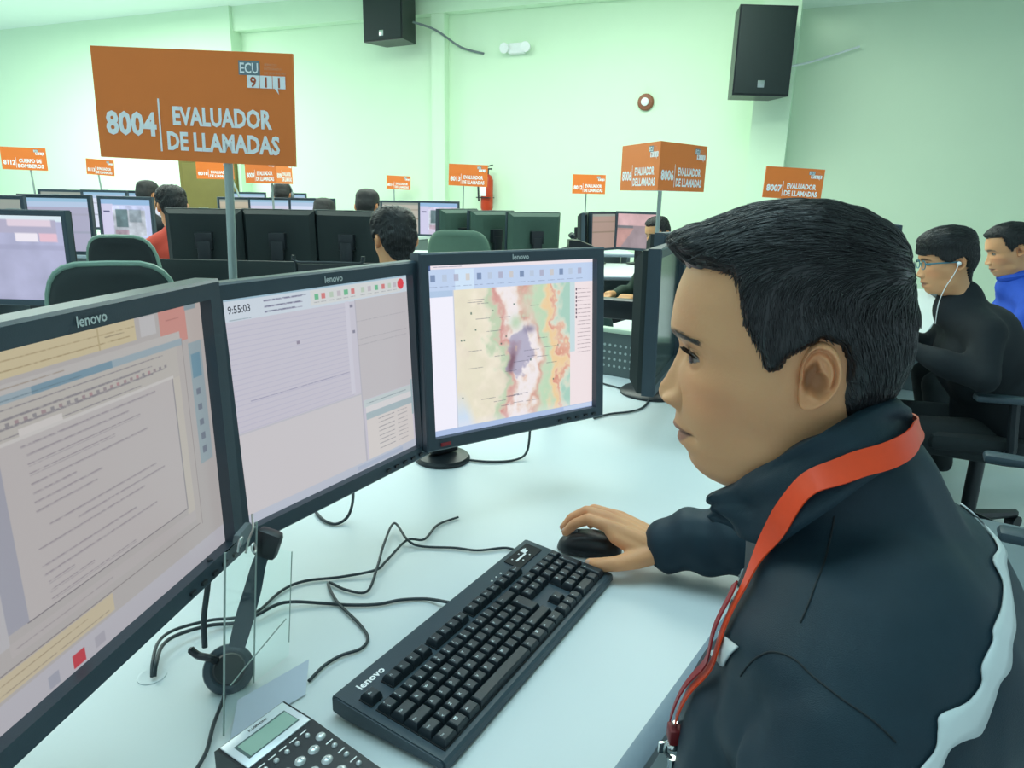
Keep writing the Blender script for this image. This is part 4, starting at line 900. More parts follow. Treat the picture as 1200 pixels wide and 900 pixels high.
o.location.z = c.z - .085
tag(o, 'dark document panel with a thin pale wire edge behind the clock monitor', 'document stand')

# ------------------------------------------------------------------ people: head surface
def _gs(a, s):
    k = np.arange(-3 * int(s + 1), 3 * int(s + 1) + 1); g = np.exp(-.5 * (k / s) ** 2); g /= g.sum()
    return np.convolve(np.pad(a, len(k) // 2, mode='edge'), g, 'valid')
# key rows: front (x, z), back (x, z), half width, front exponent   [millimetres, x forward, z up]
HK = [(14, 104, 10, 104, 1, 2), (32, 102.5, -10, 103, 24, 2), (50, 98.5, -30, 98, 43, 2.05), (72, 88, -50, 86, 58, 2.1), (88, 74, -62, 70, 67, 2.15), (99, 58, -70, 48, 73, 2.2), (105, 38, -76, 25, 75.5, 2.25), (107, 20, -78, 8, 76, 2.25), (106.5, 8, -78, -4, 75.5, 2.2),
      (102.5, -1, -77.5, -12, 75, 2.15), (99, -11, -76.5, -20, 73.5, 2.05), (98.5, -24, -75, -28, 72.5, 1.98), (98.4, -38, -73, -36, 71.5, 1.92), (98.4, -52, -71, -45, 69.5, 1.85), (98.2, -64, -69, -53, 67.5, 1.80), (97, -72, -68, -60, 66, 1.76), (94, -82, -67, -68, 64.5, 1.74),
      (91, -92, -66.5, -76, 63, 1.72), (88, -102, -67, -84, 61, 1.72), (83.5, -111, -68, -92, 59, 1.72), (80, -119, -69, -99, 57.5, 1.74), (73, -126.5, -70, -106, 56, 1.76), (62, -131, -72, -112, 54.5, 1.8), (46, -132, -74, -119, 53.5, 1.85), (28, -133.5, -77, -127, 53, 1.9), (10, -139, -80, -136, 54, 2), (-2, -158, -88, -152, 56, 2), (-8, -190, -97, -180, 62, 2)]
NOSE = np.array([(-4, 0), (-11, .3), (-20, 2.3), (-30, 5.2), (-41.6, 10.2), (-49, 14.6), (-55, 15.6), (-59, 14.8), (-62.3, 12.6), (-65.0, 8.0), (-66.6, 3.5), (-68, .8), (-70, 0)][::-1], float)
LIPS = np.array([(-70, 0), (-74, .6), (-80, 2.6), (-84, 5.2), (-86.5, 4.6), (-88.8, .6), (-90.2, .6), (-93, 2.6), (-97, 4.2), (-101, 4.0), (-105, .8), (-109, -1.2), (-113, -.6), (-118, 0.2), (-122, 0)][::-1], float)
SKIN = np.array((.73, .375, .190))
def head_geo(nr=150, nc=60, skin=SKIN, brow=1.0, moustache=0.0, detail=True):
    K = np.array(HK, float); d = np.r_[0, np.cumsum(np.hypot(np.diff(K[:, 0]), np.diff(K[:, 1])) + .4 * np.hypot(np.diff(K[:, 2]), np.diff(K[:, 3])))]
    N = 1200; u = np.linspace(0, d[-1], N); C = [_gs(np.interp(u, d, K[:, j]), 14) for j in range(6)]
    C[4][:30] *= np.linspace(0, 1, 30) ** .3 if False else 1
    # row density: more in the face
    zf = C[1]; wgt = 1 + 1.8 * ((zf < 6) & (zf > -128)) * (1 if detail else .5) ; cum = np.r_[0, np.cumsum(wgt[1:] * np.diff(u))]; uu = np.interp(np.linspace(0, cum[-1], nr), cum, u)
    FX, FZ, BX, BZ, WW, PP = [np.interp(uu, u, c)[:, None] for c in C]
    # columns: half ring, front dense
    s = np.linspace(0, 1, nc); ph = math.pi * (s ** 1.35 * .55 + s * .45); ph = np.r_[ph, -ph[-2:0:-1]][None, :]
    cs, sn = np.cos(ph), np.sin(ph); P = np.where(cs > 0, PP, 2.15)
    cx = (FX + BX) / 2 - 2; lf = FX - cx; lb = cx - BX
    x = cx + np.where(cs > 0, lf, lb) * np.sign(cs) * np.abs(cs) ** (2 / P); y = WW * np.sign(sn) * np.abs(sn) ** (2 / P)
    z = BZ + (FZ - BZ) * np.clip((x - BX) / np.maximum(FX - BX, 1e-3), 0, 1); zr = FZ + 0 * x
    ay = np.abs(y); fr = np.clip(cs * 3, 0, 1)
    col = np.ones(x.shape + (3,)) * skin
    def G(a, s): return np.exp(-(a / s) ** 2)
    # lower face narrowing in front, cheekbone, brow ridge, temples
    x += fr * 2.5 * G(zr - 6, 9) * G(ay - 22, 20); y += np.sign(y) * 3.0 * G(z + 34, 15) * G(x - 55, 24); x += fr * 2.5 * G(z + 36, 12) * G(ay - 46, 15)
    y -= np.sign(y) * 3.5 * G(z - 18, 22) * G(x - 62, 20)
    y += np.sign(y) * 3.0 * G(z + 92, 14) * G(x - 8, 22)          # jaw angle
    y -= np.sign(y) * 3.2 * G(z + 72, 16) * G(x - 40, 20)         # cheek hollow
    y -= np.sign(y) * 10 * G(x + 9, 11) * G(z + 13, 17)
    # eye sockets
    for sg in (1, -1):
        m = fr * G((y * sg - 31) / 19, 1) * G((zr + 12) / 12.5, 1); x -= 7.5 * m
        m2 = fr * G((y * sg - 12) / 7, 1) * G((zr + 12) / 12, 1); x -= 3.5 * m2
    # nose
    nz = np.interp(zr, NOSE[:, 0], NOSE[:, 1]); sg_ = np.interp(zr, [-68, -60, -52, -40, -20, 0], [11, 11.5, 9.5, 7.5, 7.0, 9]); x += fr * nz * np.exp(-(ay / sg_) ** 2.2)
    al = np.exp(-((ay - 13.5) / 5.5) ** 2 - ((zr + 59) / 6.5) ** 2) * fr; x += 8.5 * al; y += np.sign(y) * 3.5 * np.exp(-((ay - 16) / 5) ** 2 - ((zr + 59) / 6) ** 2) * fr
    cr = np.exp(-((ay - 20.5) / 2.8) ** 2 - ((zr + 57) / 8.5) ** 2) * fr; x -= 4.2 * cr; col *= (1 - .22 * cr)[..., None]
    ns = np.exp(-((ay - 7.5) / 3.6) ** 2 - ((zr + 67) / 2.0) ** 2) * fr; col *= (1 - .75 * ns)[..., None]  # nostril shade painted into the skin colour
    # lips
    lp = np.interp(zr, LIPS[:, 0], LIPS[:, 1]); x += fr * lp * np.exp(-(ay / 21) ** 2.6)
    zm = -89.4 + 1.5 * (ay / 25) ** 2; gv = np.exp(-((zr - zm) / 1.5) ** 2) / (1 + np.exp((ay - 25) / 1.4)) * fr; x -= 2.6 * gv
    x -= fr * 3.0 * np.exp(-((ay - 27) / 5) ** 2 - ((zr + 89) / 6) ** 2)
    up_ = 1 / (1 + np.exp(-(zr - zm) * 3)); hu = 9.0 * np.clip(1 - (ay / 25) ** 2, 0, 1) ** .6; hl = 12.5 * np.clip(1 - (ay / 24) ** 2, 0, 1) ** .7
    lipm = np.where(zr > zm, np.clip((hu - (zr - zm)) / 1.6, 0, 1), np.clip((hl - (zm - zr)) / 2.2, 0, 1)) * fr * (ay < 26)
    col = col * (1 - .75 * lipm[..., None]) + np.array((.30, .118, .095)) * skin.mean() / SKIN.mean() * .75 * lipm[..., None]
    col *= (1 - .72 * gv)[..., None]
    # eyelids and openings
    for sg in (1, -1):
        ec = np.array((75.0, 31.0 * sg, -14.0)); r = 14.2
        dx, dy, dz = x - ec[0], y - ec[1], z - ec[2]; dd = np.sqrt(dx ** 2 + dy ** 2 + dz ** 2) + 1e-6
        near = (fr > .1) & (dd < 22)
        push = np.where(near & (dd < r), r / dd, 1); x, y, z = ec[0] + dx * push, ec[1] + dy * push, ec[2] + dz * push
        lift = near & (dd >= r) & (dd < 17.5); kk = np.where(lift, r + (dd - r) * .45, dd) / np.where(lift, dd, 1); kk = np.where(lift, kk, 1); dx, dy, dz = x - ec[0], y - ec[1], z - ec[2]
        x, y, z = ec[0] + dx * kk, ec[1] + dy * kk, ec[2] + dz * kk
        dx, dy, dz = x - ec[0], y - ec[1], z - ec[2]; dd = np.sqrt(dx ** 2 + dy ** 2 + dz ** 2) + 1e-6
        az = np.degrees(np.arctan2(dy * sg, dx)); el = np.degrees(np.arcsin(np.clip(dz / dd, -1, 1)))
        q = np.clip(1 - ((az - 10) / 66) ** 2, 0, 1); eu = 24 * q ** .5 - 5 - .02 * az; ell_ = -20 * q ** .7 - 1.5
        inside = near & (dd < 16) & (q > 0) & (el < eu) & (el > ell_); kin = np.where(inside, 10.8 / dd, 1)
        lash = near & (dd < 17) & (q > .0) & (np.abs(el - eu - 3) < 5); lash2 = near & (dd < 16) & (q > .1) & (np.abs(el - ell_ + 1) < 2.5)
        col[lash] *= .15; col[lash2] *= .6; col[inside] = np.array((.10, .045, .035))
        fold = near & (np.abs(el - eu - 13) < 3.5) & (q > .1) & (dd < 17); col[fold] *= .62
        x, y, z = ec[0] + dx * kin, ec[1] + dy * kin, ec[2] + dz * kin
        if brow:
            t = np.clip((ay - 9) / 44, 0, 1); zb = 1.0 + 6.5 * np.sin(t * 2.2) - 3.5 * t; th = (5.4 - 3.2 * t) * brow
            bm_ = np.clip(1.25 - np.abs(zr - zb) / th, 0, 1) * (ay > 8) * (ay < 54) * fr * (y * sg > 0); bm_ = np.clip(bm_ * 1.5, 0, 1); col = col * (1 - .86 * bm_[..., None]) + np.array((.02, .014, .012)) * .86 * bm_[..., None]; x += 1.0 * bm_
    if moustache:
        mm = np.clip(1.3 - np.abs(zr + 77) / 6, 0, 1) * (ay < 27) * fr; col = col * (1 - .85 * mm[..., None]) + np.array((.02, .015, .012)) * .85 * mm[..., None]
    rosy = np.exp(-((ay - 45) / 18) ** 2 - ((z + 45) / 22) ** 2) * fr; col = col * (1 + rosy[..., None] * np.array((.12, -.04, -.06)))
    M = x.shape[1]; V = np.stack([x, y, z], -1).reshape(-1, 3) / 1000
    i = np.arange(nr * M).reshape(nr, M); j = np.roll(i, -1, 1); F = np.stack([i[:-1], i[1:], j[1:], j[:-1]], -1).reshape(-1, 4)
    return V, F, col.reshape(-1, 3), (nr, M)
def ear_geo(sg, nt=72, nrho=22, skin=SKIN, y0=.0735):
    th = np.linspace(0, 2 * math.pi, nt, endpoint=False)[None]; rho = np.linspace(0, 1, nrho)[:, None]
    c, s = -np.cos(th), np.sin(th)               # theta 0 -> front (+x) uses c=-1
    Rx = np.where(c < 0, 12.0, 16.5); Rx = Rx * (1 + .10 * np.sin(th)); Rz = np.where(s > 0, 27, 27.5)
    wv = rho ** .9; nx = c * Rx * wv; nz = s * Rz * wv
    nx = nx - np.where(s < 0, -1, 0) * (-s) ** 2 * 6.5 * wv * -1 * .9   # lobe swings forward
    X = -10 - nx * -1 * -1; X = -9.5 + (-1) * (nx); X = -9.5 - nx * 1.0; Zc = -12 + nz
    back = np.clip(c, -1, 1)
    base = 2.0 + 6.5 * (c + .55) * wv * 1.0
    rim = np.exp(-((rho - .86) / .085) ** 2) * 4.2 * np.clip((np.cos(th - 2.0) + .75) * 1.6, 0, 1)
    anti = np.exp(-((rho - .56) / .10) ** 2) * 3.4 * np.clip((c + .35) * 1.5, 0, 1) * np.clip(s + 1.0, 0, 1)
    scapha = -np.exp(-((rho - .71) / .07) ** 2) * 2.4 * np.clip((np.cos(th - 2.2) + .6) * 1.3, 0, 1)
    cx_, cz_ = nx + 1.0, nz + 3.5; rr = np.sqrt(((cx_ + .18 * cz_) / 7.2) ** 2 + (cz_ / 11.5) ** 2) + .16 * np.sin(3 * th + .6); concha = -9.0 / (1 + np.exp((rr - 1) / .11)) + np.exp(-((rr - 1.28) / .16) ** 2) * 2.2 * np.clip((c + .4) * 1.5, 0, 1)
    trag = np.exp(-((c * rho + .80) / .16) ** 2 - ((s * rho + .08) / .17) ** 2) * 4.0
    lobe = np.exp(-((s * rho + .85) / .25) ** 2) * 1.8
    edge = -np.clip((rho - .92) / .08, 0, 1) ** 2 * 5.0
    Y = base + rim + anti + scapha + concha + trag + lobe + edge
    V = np.stack([X + 0 * Y, Y, Zc + 0 * Y], -1).reshape(-1, 3)
    colr = np.ones((nrho, nt, 3)) * skin * np.array((1.04, .96, .94)); dk = np.clip(-(concha + scapha * .9) / 9, 0, 1) * .42; colr *= (1 - dk)[..., None]  # shade of the ear hollows painted into the colour, darker with depth
    # skirt back to the head
    sk = V[-nt:].copy(); sk[:, 1] = -8; sk[:, 0] = -9.5 + (sk[:, 0] + 9.5) * .72; sk[:, 2] = -12 + (sk[:, 2] + 12) * .8; V = np.vstack([V, sk]); V[:, 1] = V[:, 1] + y0 * 1000
    V[:, 1] *= sg; V /= 1000; n = nrho + 1; i = np.arange(n * nt).reshape(n, nt); j = np.roll(i, -1, 1); F = np.stack([i[:-1], j[:-1], j[1:], i[1:]], -1).reshape(-1, 4)
    if sg > 0: F = F[:, ::-1]
    return V, F, np.vstack([colr.reshape(-1, 3), np.ones((nt, 3)) * skin])
HAIRLINE = np.array([(130, 66), (104, 57), (97, 60), (77, 62.5), (59, 60), (53, 53), (49, 34), (46, 24), (37, 9), (30, -2), (26.5, -12), (19, -11), (12, 0), (4, 7), (-10, 17), (-24, 12), (-31, -2), (-33, -32), (-39, -52), (-52, -78), (-70, -96), (-130, -96), (-140, 140), (130, 140)], float)
def hairmask(V, line=HAIRLINE):
    p = V[:, [0, 2]] * 1000; n = len(line); inside = np.zeros(len(p), bool); dist = np.full(len(p), 1e9)
    for k in range(n):
        a, b = line[k], line[(k + 1) % n]; cond = (a[1] > p[:, 1]) != (b[1] > p[:, 1])
        xi = a[0] + (p[:, 1] - a[1]) / (b[1] - a[1] + 1e-9) * (b[0] - a[0]); inside ^= cond & (p[:, 0] < xi)
        ab = b - a; t = np.clip(((p - a) @ ab) / (ab @ ab), 0, 1); dist = np.minimum(dist, np.linalg.norm(p - a - t[:, None] * ab, axis=1))
    return np.where(inside, dist, -dist)
def normals_of(V, F):
    n = np.zeros_like(V); a = V[F[:, 0]]; fn = np.cross(V[F[:, 2]] - a, V[F[:, 3]] - V[F[:, 1]])
    for k in range(4): np.add.at(n, F[:, k], fn)
    return n / (np.linalg.norm(n, axis=1, keepdims=True) + 1e-12)
def hair_shell(V, F, shape, line=HAIRLINE, thick=1.0, tuft=1.0, rough=.5, seed=1):
    # smooth base without face detail
    n = normals_of(V, F); c = np.array((10, 0, 10)) / 1000; flip = np.sign((n * (V - c)).sum(1)).mean(); n = n * (1 if flip >= 0 else -1)
    d = hairmask(V, line); x, y, z = V.T * 1000
    T = 7.0 + 6.0 * np.clip((z - 40) / 40, 0, 1) + 3.0 * np.clip((-x - 20) / 40, 0, 1) * np.clip((z + 50) / 50, 0, 1) - 3.5 * np.clip((-z - 5) / 40, 0, 1)
    T += tuft * 6.0 * np.exp(-((x - 92) / 20) ** 2 - ((z - 72) / 18) ** 2)
    T = T * thick * np.clip(d / 5.0, 0, 1) ** .5 - 1.2 * (d < 2.5)
    T = T + rough * smoothnoise(V, 260, seed) * np.clip(d / 6, 0, 1)
    out = V + n * T[:, None] / 1000
    ft = np.exp(-((x - 95) / 18) ** 2 - ((z - 70) / 16) ** 2) * np.clip(d / 5, 0, 1) * tuft; out[:, 0] += ft * .007; out[:, 2] += ft * .004
    keep = (d[F] > -3).all(1); return out, F[keep], d, n
def compact(V, F, *arrs):
    u, inv = np.unique(F.ravel(), return_inverse=True); return (V[u], inv.reshape(F.shape)) + tuple(a[u] for a in arrs)
def np_mesh(name, V, faces, mats, cols=None):
    me = bpy.data.meshes.new(name); me.from_pydata(V.tolist(), [], [tuple(int(i) for i in f) for f in faces])
    for m in (mats if isinstance(mats, list) else [mats]): me.materials.append(m)
    if cols is not None: set_col(me, cols)
    me.shade_smooth(); me.update(); return me
def xf(V, M): A = np.array(M); return V @ A[:3, :3].T + A[:3, 3]
def join(parts):
    Vs, Fs, Cs, o = [], [], [], 0
    for V, F, C in parts:
        Vs.append(V); Fs += [tuple(int(i) + o for i in f) for f in F]; Cs.append(C); o += len(V)
    return np.vstack(Vs), Fs, np.vstack(Cs)
def eye_mesh(gaze=(1, 0, -.1), r=.0130):
    b = MB(); b.ell((0, 0, 0), (r, r, r), nu=32, nv=24); me = b.mesh('eye', M_EYE); co, _ = mesh_arrays(me); g = np.array(gaze); g = g / np.linalg.norm(g); a = np.degrees(np.arccos(np.clip(co @ g / r, -1, 1)))
    c = np.where(a[:, None] < 11, np.array((.004, .003, .003)), np.where(a[:, None] < 34, np.array((.022, .012, .008)), np.array((.26, .22, .195)))); set_col(me, c); return me

def strands(V, sv, cv, cf, dist, nrm, NS, thick=1.0):
    bvh = BVHTree.FromPolygons([tuple(v) for v in cv.tolist()], [tuple(int(i) for i in f) for f in cf])
    idx = np.where(dist > .5)[0]; area_w = np.ones(len(idx)); 
    zz = V[idx, 2] * 1000; xx = V[idx, 0] * 1000
    # even out the dense face-side rows and the crown
    h, ed = np.histogramdd(V[idx], bins=(24, 20, 24)); bi = [np.clip(np.digitize(V[idx][:, k], ed[k]) - 1, 0, h.shape[k] - 1) for k in range(3)]
    area_w = 1 / h[bi[0], bi[1], bi[2]]; area_w /= area_w.sum()
    pick = RNG.choice(idx, NS, p=area_w); pts_all = []; rad_all = []
    for n_, vi in enumerate(pick):
        p = Vector(sv[vi]); nn = Vector(nrm[vi]); x, y, z = [c * 1000 for c in V[vi]]
        ay = abs(y); top = 1 / (1 + math.exp(-(z - 62 + .25 * max(0, -x)) / 7)); sy_ = 1 if y >= 0 else -1
        # top hair is combed forward and up, sides fall down and back
        dt = Vector((.85, .30 * sy_ * (1 - abs(y) / 90), .05)); ds = Vector((-.18 - .25 * (x < 10), 0, -1.0)); 
        if x > 30: ds = Vector((.12, 0, -1.0))
        d = dt * top + ds * (1 - top) + Vector(RNG.normal(0, .10, 3)); d.normalize()
        ln = (26 + 12 * RNG.random()) * top + (13 + 7 * RNG.random()) * (1 - top); ln *= min(1, .45 + dist[vi] / 25)
        if x > 78 and z > 60: ln *= .75; d = (d + Vector((.25, 0, .25))).normalized()
        K = 6; st = ln / 1000 / (K - 1); q = p - nn * .001; rows = [q]
        off = .0004 + .0022 * RNG.random() * (1 if top > .3 else .45)
        for k in range(1, K):
            q2 = rows[-1] + d * st; loc, nor, _, _ = bvh.find_nearest(q2)
            if loc is None: rows.append(q2); continue
            if nor.dot(loc - Vector((.01, 0, .01))) < 0: nor = -nor
            lift = off * (k / (K - 1)) ** .7
            if (q2 - loc).length < .006: q2 = loc + nor * lift
            d2 = (q2 - rows[-1]); d = (d * .6 + d2.normalized() * .4).normalized(); rows.append(q2)
            if x > 84 and z > 58: rows[-1] = rows[-1] + Vector((.0008, 0, .0008)) * k * .6
        pts_all += rows; rad_all += [r * thick for r in (.00042, .00045, .0004, .00034, .00026, .0001)]
    return pts_all, rad_all
def hair_object(PA, rad, parent):
    n = len(PA) // 6; hc = bpy.data.hair_curves.new('hair_strands'); hc.add_curves([6] * n); hc.attributes['position'].data.foreach_set('vector', PA.ravel().astype(np.float32))
    ra = hc.attributes.get('radius') or hc.attributes.new('radius', 'FLOAT', 'POINT'); ra.data.foreach_set('value', np.array(rad, np.float32)); hc.materials.append(M_HAIR)
    o = link('hair_strands', hc, parent); o['kind'] = 'stuff'; return o

# ------------------------------------------------------------------ people: generic seated figure
def person(O, facing, label, jacket, group=None, pitch=.0, skin=SKIN, scale=1.0, line=HAIRLINE, thick=1.0, tuft=0.0, rough=.8, seed=3, hands=((.30, .12, -.46), (.30, -.12, -.46)), elbows=((.05, .24, -.46), (.05, -.24, -.46)), moustache=0, collar=None, lean=.0, trousers=M_BLKFAB, hairs=0):
    f = Vector((facing[0], facing[1], 0)).normalized(); R = rot_axes(f, Vector((-f.y, f.x, 0)), Vector((0, 0, 1)))
    O = Vector(O); root = empty('person', (O.x - f.x * .1, O.y - f.y * .1, 0), label, 'person', R=R, group=group)
    T = Matrix.Translation(Vector((.1, 0, O.z))); TH = T @ Matrix.Rotation(pitch, 4, 'Y') @ Matrix.Scale(scale, 4)
    V, F, C, sh = head_geo(90, 40, skin, moustache=moustache, detail=False)
    el = [ear_geo(sg, 28, 10, skin) for sg in (1, -1)]
    def P(q): return Vector(q) + Vector((.1 - lean * (q[2] + .15) * 0, 0, O.z)) + Vector((lean * (q[2] + .15), 0, 0))
    b = MB(); sh_l = [P((-.07, .165, -.255)), P((-.07, -.165, -.255))]; nb = P((-.045, 0, -.17))
    cone(b, P((-.03, 0, -.12)), nb, .045, .05); 
    for k in (0, 1):
        chain(b, [(nb + Vector((-.01, 0, -.03)), .04), (sh_l[k], .030), (P(elbows[k]), .030), (P(hands[k]), .026)]); h = P(hands[k]); w_ = (h - P(elbows[k])).normalized()
        cone(b, h, h + w_ * .08, .028, .034); s_ = w_.cross(Vector((0, 0, 1))).normalized()
        for m_ in range(4): q = h + w_ * .09 + s_ * (m_ - 1.5) * .020; chain(b, [(q, .010), (q + w_ * .045 + Vector((0, 0, -.012)), .009), (q + w_ * .07 + Vector((0, 0, -.035)), .0075)])
        q = h + w_ * .03 + s_ * (.03 if k else -.03) * 1; chain(b, [(q, .012), (q + w_ * .05 + s_ * (.02 if k else -.02), .010), (q + w_ * .08 + s_ * (.02 if k else -.02) + Vector((0, 0, -.01)), .008)])
    cone(b, nb + Vector((-.01, 0, -.05)), P((-.09, 0, -.60)), .06, .10)
    bv, bf = mesh_arrays(remesh(b, .009, 2)); body = join([(xf(V, TH), F, C)] + [(xf(e[0], TH), e[1], e[2]) for e in el] + [(bv, bf, np.ones((len(bv), 3)) * skin)])
    bo = link('body', np_mesh('body', body[0], body[1], M_SKIN, body[2]), root)
    for sg in (1, -1):
        e = link('eye', eye_mesh(), root); e.matrix_local = TH @ Matrix.Translation(Vector((.0750, .0310 * sg, -.014)))
    hv, hf, d, n = hair_shell(V, F, sh, line, thick, tuft, rough, seed); sv_ = hv; hv, hf = compact(hv, hf); link('hair', np_mesh('hair', xf(hv, TH), hf, M_HAIRFAR), root)
    if hairs:
        a_, r_ = strands(V, sv_, hv, hf, d, n, hairs, 2.2); hair_object(xf(np.array([tuple(q) for q in a_]), TH), r_, root)
    # jacket
    b = MB(); cone(b, nb + Vector((-.01, 0, .02)), nb + Vector((-.01, 0, -.02)), .075, .095); cone(b, sh_l[0] + Vector((0, -.02, -.02)), sh_l[1] + Vector((0, .02, -.02)), .07, .07)
    for k in (0, 1): cone(b, nb + Vector((-.01, 0, -.02)), sh_l[k], .085, .072)
    b.ell(P((-.07, 0, -.36)), (.14, .205, .20), nu=20, nv=12); b.ell(P((-.08, 0, -.58)), (.15, .19, .20), nu=20, nv=12)
    for k in (0, 1):
        e = P(elbows[k]); h = P(hands[k]); cone(b, sh_l[k], e, .068, .055); cone(b, e, h + (e - h) * .12, .056, .042)
    jm = remesh(b, .016, 4); co, fc = mesh_arrays(jm); nn = np.empty(len(co) * 3); jm.vertices.foreach_get('normal', nn); nn = nn.reshape(-1, 3); co = co + nn * (smoothnoise(co, 26, seed) * .009)[:, None]
    link('jacket', np_mesh('jacket', co, fc, jacket), root)
    if collar:
        b = MB(); pts = []
        for k in range(16): q = k / 15 * 2 * math.pi; pts.append(nb + Vector((.065 * math.cos(q) + .005, .07 * math.sin(q), .045 - .02 * math.cos(q))))
        b.tube(pts, .018, 8); b.build('collar', collar, root)
    b = MB()
    for sy in (-1, 1): chain(b, [(P((-.08, .09 * sy, -.68)), .095), (P((.34, .12 * sy, -.66)), .07), (P((.33, .12 * sy, -.66 - (O.z - .70) * .9)), .05)]); 
    link('trousers', (lambda m: (m.materials.append(trousers), m)[1])(remesh(b, .018, 3, 'trousers')), root)
    for sy in (-1, 1):
        b = MB(); b.ell((.1 + .40, .12 * sy, .045), (.13, .045, .045)); b.build('shoe', M_DARKPL, root)
    return root
M_BLUE = mat('royal blue fleece', rgb(28, 78, 190), .8, var=.1, scale=50, bump=.3)
M_DKJ = mat('black pullover', rgb(18, 26, 32), .85, var=.15, scale=60, bump=.3)
M_REDF = mat('red shirt', rgb(186, 62, 44), .8)
M_GRN = mat('dark green pullover', rgb(40, 60, 50), .85)
SK2 = SKIN * np.array((.85, .9, .85))
BOWL = np.array([(130, 20), (112, 20), (100, 20), (80, 22), (62, 16), (54, 4), (40, -4), (26, -8), (14, -4), (6, 2), (-8, 8), (-20, 4), (-30, -6), (-34, -36), (-44, -62), (-56, -84), (-72, -100), (-130, -100), (-140, 140), (130, 140)], float)
p1 = person((1.6447, 2.6909, 1.1356), (-.97, .22), 'person in a black pullover with teal glasses and white earphones, seated at the next desk', M_DKJ, pitch=.10, line=BOWL, thick=1.5, tuft=.3, hands=((.24, .10, -.31), (.24, -.14, -.31)), elbows=((.02, .26, -.40), (.02, -.24, -.40)), lean=.42, hairs=3500)
# glasses and earphone worn by that person: clothing-like parts
f_ = TH1 = Matrix.Translation(Vector((.1, 0, (1.6447, 2.6909, 1.1356)[2]))) @ Matrix.Rotation(.10, 4, 'Y')
b = MB()
for sg in (1, -1):
    ring = [Vector((.101 + .0 * math.cos(q / 20 * 6.283), sg * .033 + .023 * math.cos(q / 20 * 6.283), -.016 + .016 * math.sin(q / 20 * 6.283))) for q in range(21)]; b.tube(ring, .0018, 6, cap=False)
    b.tube([(.100, sg * .056, -.010), (.08, sg * .072, -.008), (.0, sg * .079, -.006), (-.008, sg * .078, -.014)], .0028, 6)
b.tube([(.103, -.010, -.012), (.106, 0, -.009), (.103, .010, -.012)], .0018, 6)
b.v = [tuple(f_ @ Vector(v)) for v in b.v]; b.build('glasses', mat('teal frame', rgb(60, 130, 150), .3), p1)
b = MB(); b.ell((-.002, .082, -.012), (.008, .007, .008)); b.tube(spline([(.0, .084, -.015), (.012, .082, -.05), (.034, .070, -.10), (.048, .055, -.16), (.05, .04, -.24)], 6), .0016, 6)
b.v = [tuple(f_ @ Vector(v)) for v in b.v]; b.build('earphone', M_PRINT, p1)
person((2.3357, 3.3661, 1.1431), (-.93, .30), 'person in a bright blue fleece behind the one with glasses', M_BLUE, pitch=.22, tuft=.2, thick=1.2, collar=M_BLUE, seed=8, lean=.2, hairs=2500)
person((1.0629, 5.3195, 1.0899), (-.86, -.5), 'person with bowed head behind the pole of the 8006 sign', M_GRN, pitch=.18, skin=SK2, moustache=1, seed=11, hairs=1200)
person((-0.4697, 2.8015, 1.1614), (-.5, .86), 'nearest person seen from behind, between the black and the green-lit monitor backs', M_DKJ, pitch=.12, thick=1.5, rough=1.8, seed=21, hairs=3000)
person((-2.0531, 4.3217, 1.2306), (-.55, .83), 'person in a red shirt, back turned, beside the tree photo monitor', M_REDF, pitch=.08, thick=1.3, rough=2.2, seed=31, hairs=2000)
person((-3.1273, 6.1457, 1.2738), (.2, .98), 'person facing away, only the head showing left of the red shirt', M_DKJ, pitch=.1, seed=41, thick=1.2)
person((-1.0804, 5.2555, 1.2371), (.1, .99), 'person facing away whose head rises above the rightmost black monitor back', M_GRN, pitch=.1, seed=51, thick=1.3)
ph_ = person((-2.2939, 7.1342, 1.2913), (-.1, .99), 'far person with headphones right of the half hidden sign', M_DKJ, pitch=.1, seed=61, thick=1.3)
b = MB(); TP = Matrix.Translation(Vector((.1, 0, (-2.2939, 7.1342, 1.2913)[2])))
b.tube([TP @ Vector((.0, .096 * math.cos(q / 14 * math.pi), .01 + .122 * math.sin(q / 14 * math.pi))) for q in range(15)], .007, 6)
for sg in (1, -1): b.ell(TP @ Vector((0, .095 * sg, -.01)), (.035, .018, .040))
b.build('headphones', M_GREYPL, ph_)
person((-1.5732, 5.9089, 1.1635), (.1, .99), 'person mostly hidden behind the black monitor backs, only the crown showing', M_DKJ, pitch=.2, seed=71, thick=1.2)

# ------------------------------------------------------------------ the man in front
HF = Vector((-.955, .297, 0)).normalized(); HL = Vector((-HF.y, HF.x, 0)); HO = Vector((.24456, .59297, 1.21761))
man = empty('person', (.34, .50, 0), 'person in a dark striped jacket with a red lanyard, working at the front desk', 'person')
mo = man.location.copy()
def MW(M): return Matrix.Translation(-mo) @ M
TH = MW(Matrix.Translation(HO) @ rot_axes(HF, HL, Vector((0, 0, 1))).to_4x4())
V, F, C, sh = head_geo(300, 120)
Cn = C * (1 + .05 * smoothnoise(V, 120, 3)[:, None] * np.array((.6, 1, 1)))
ears = [ear_geo(sg) for sg in (1, -1)]
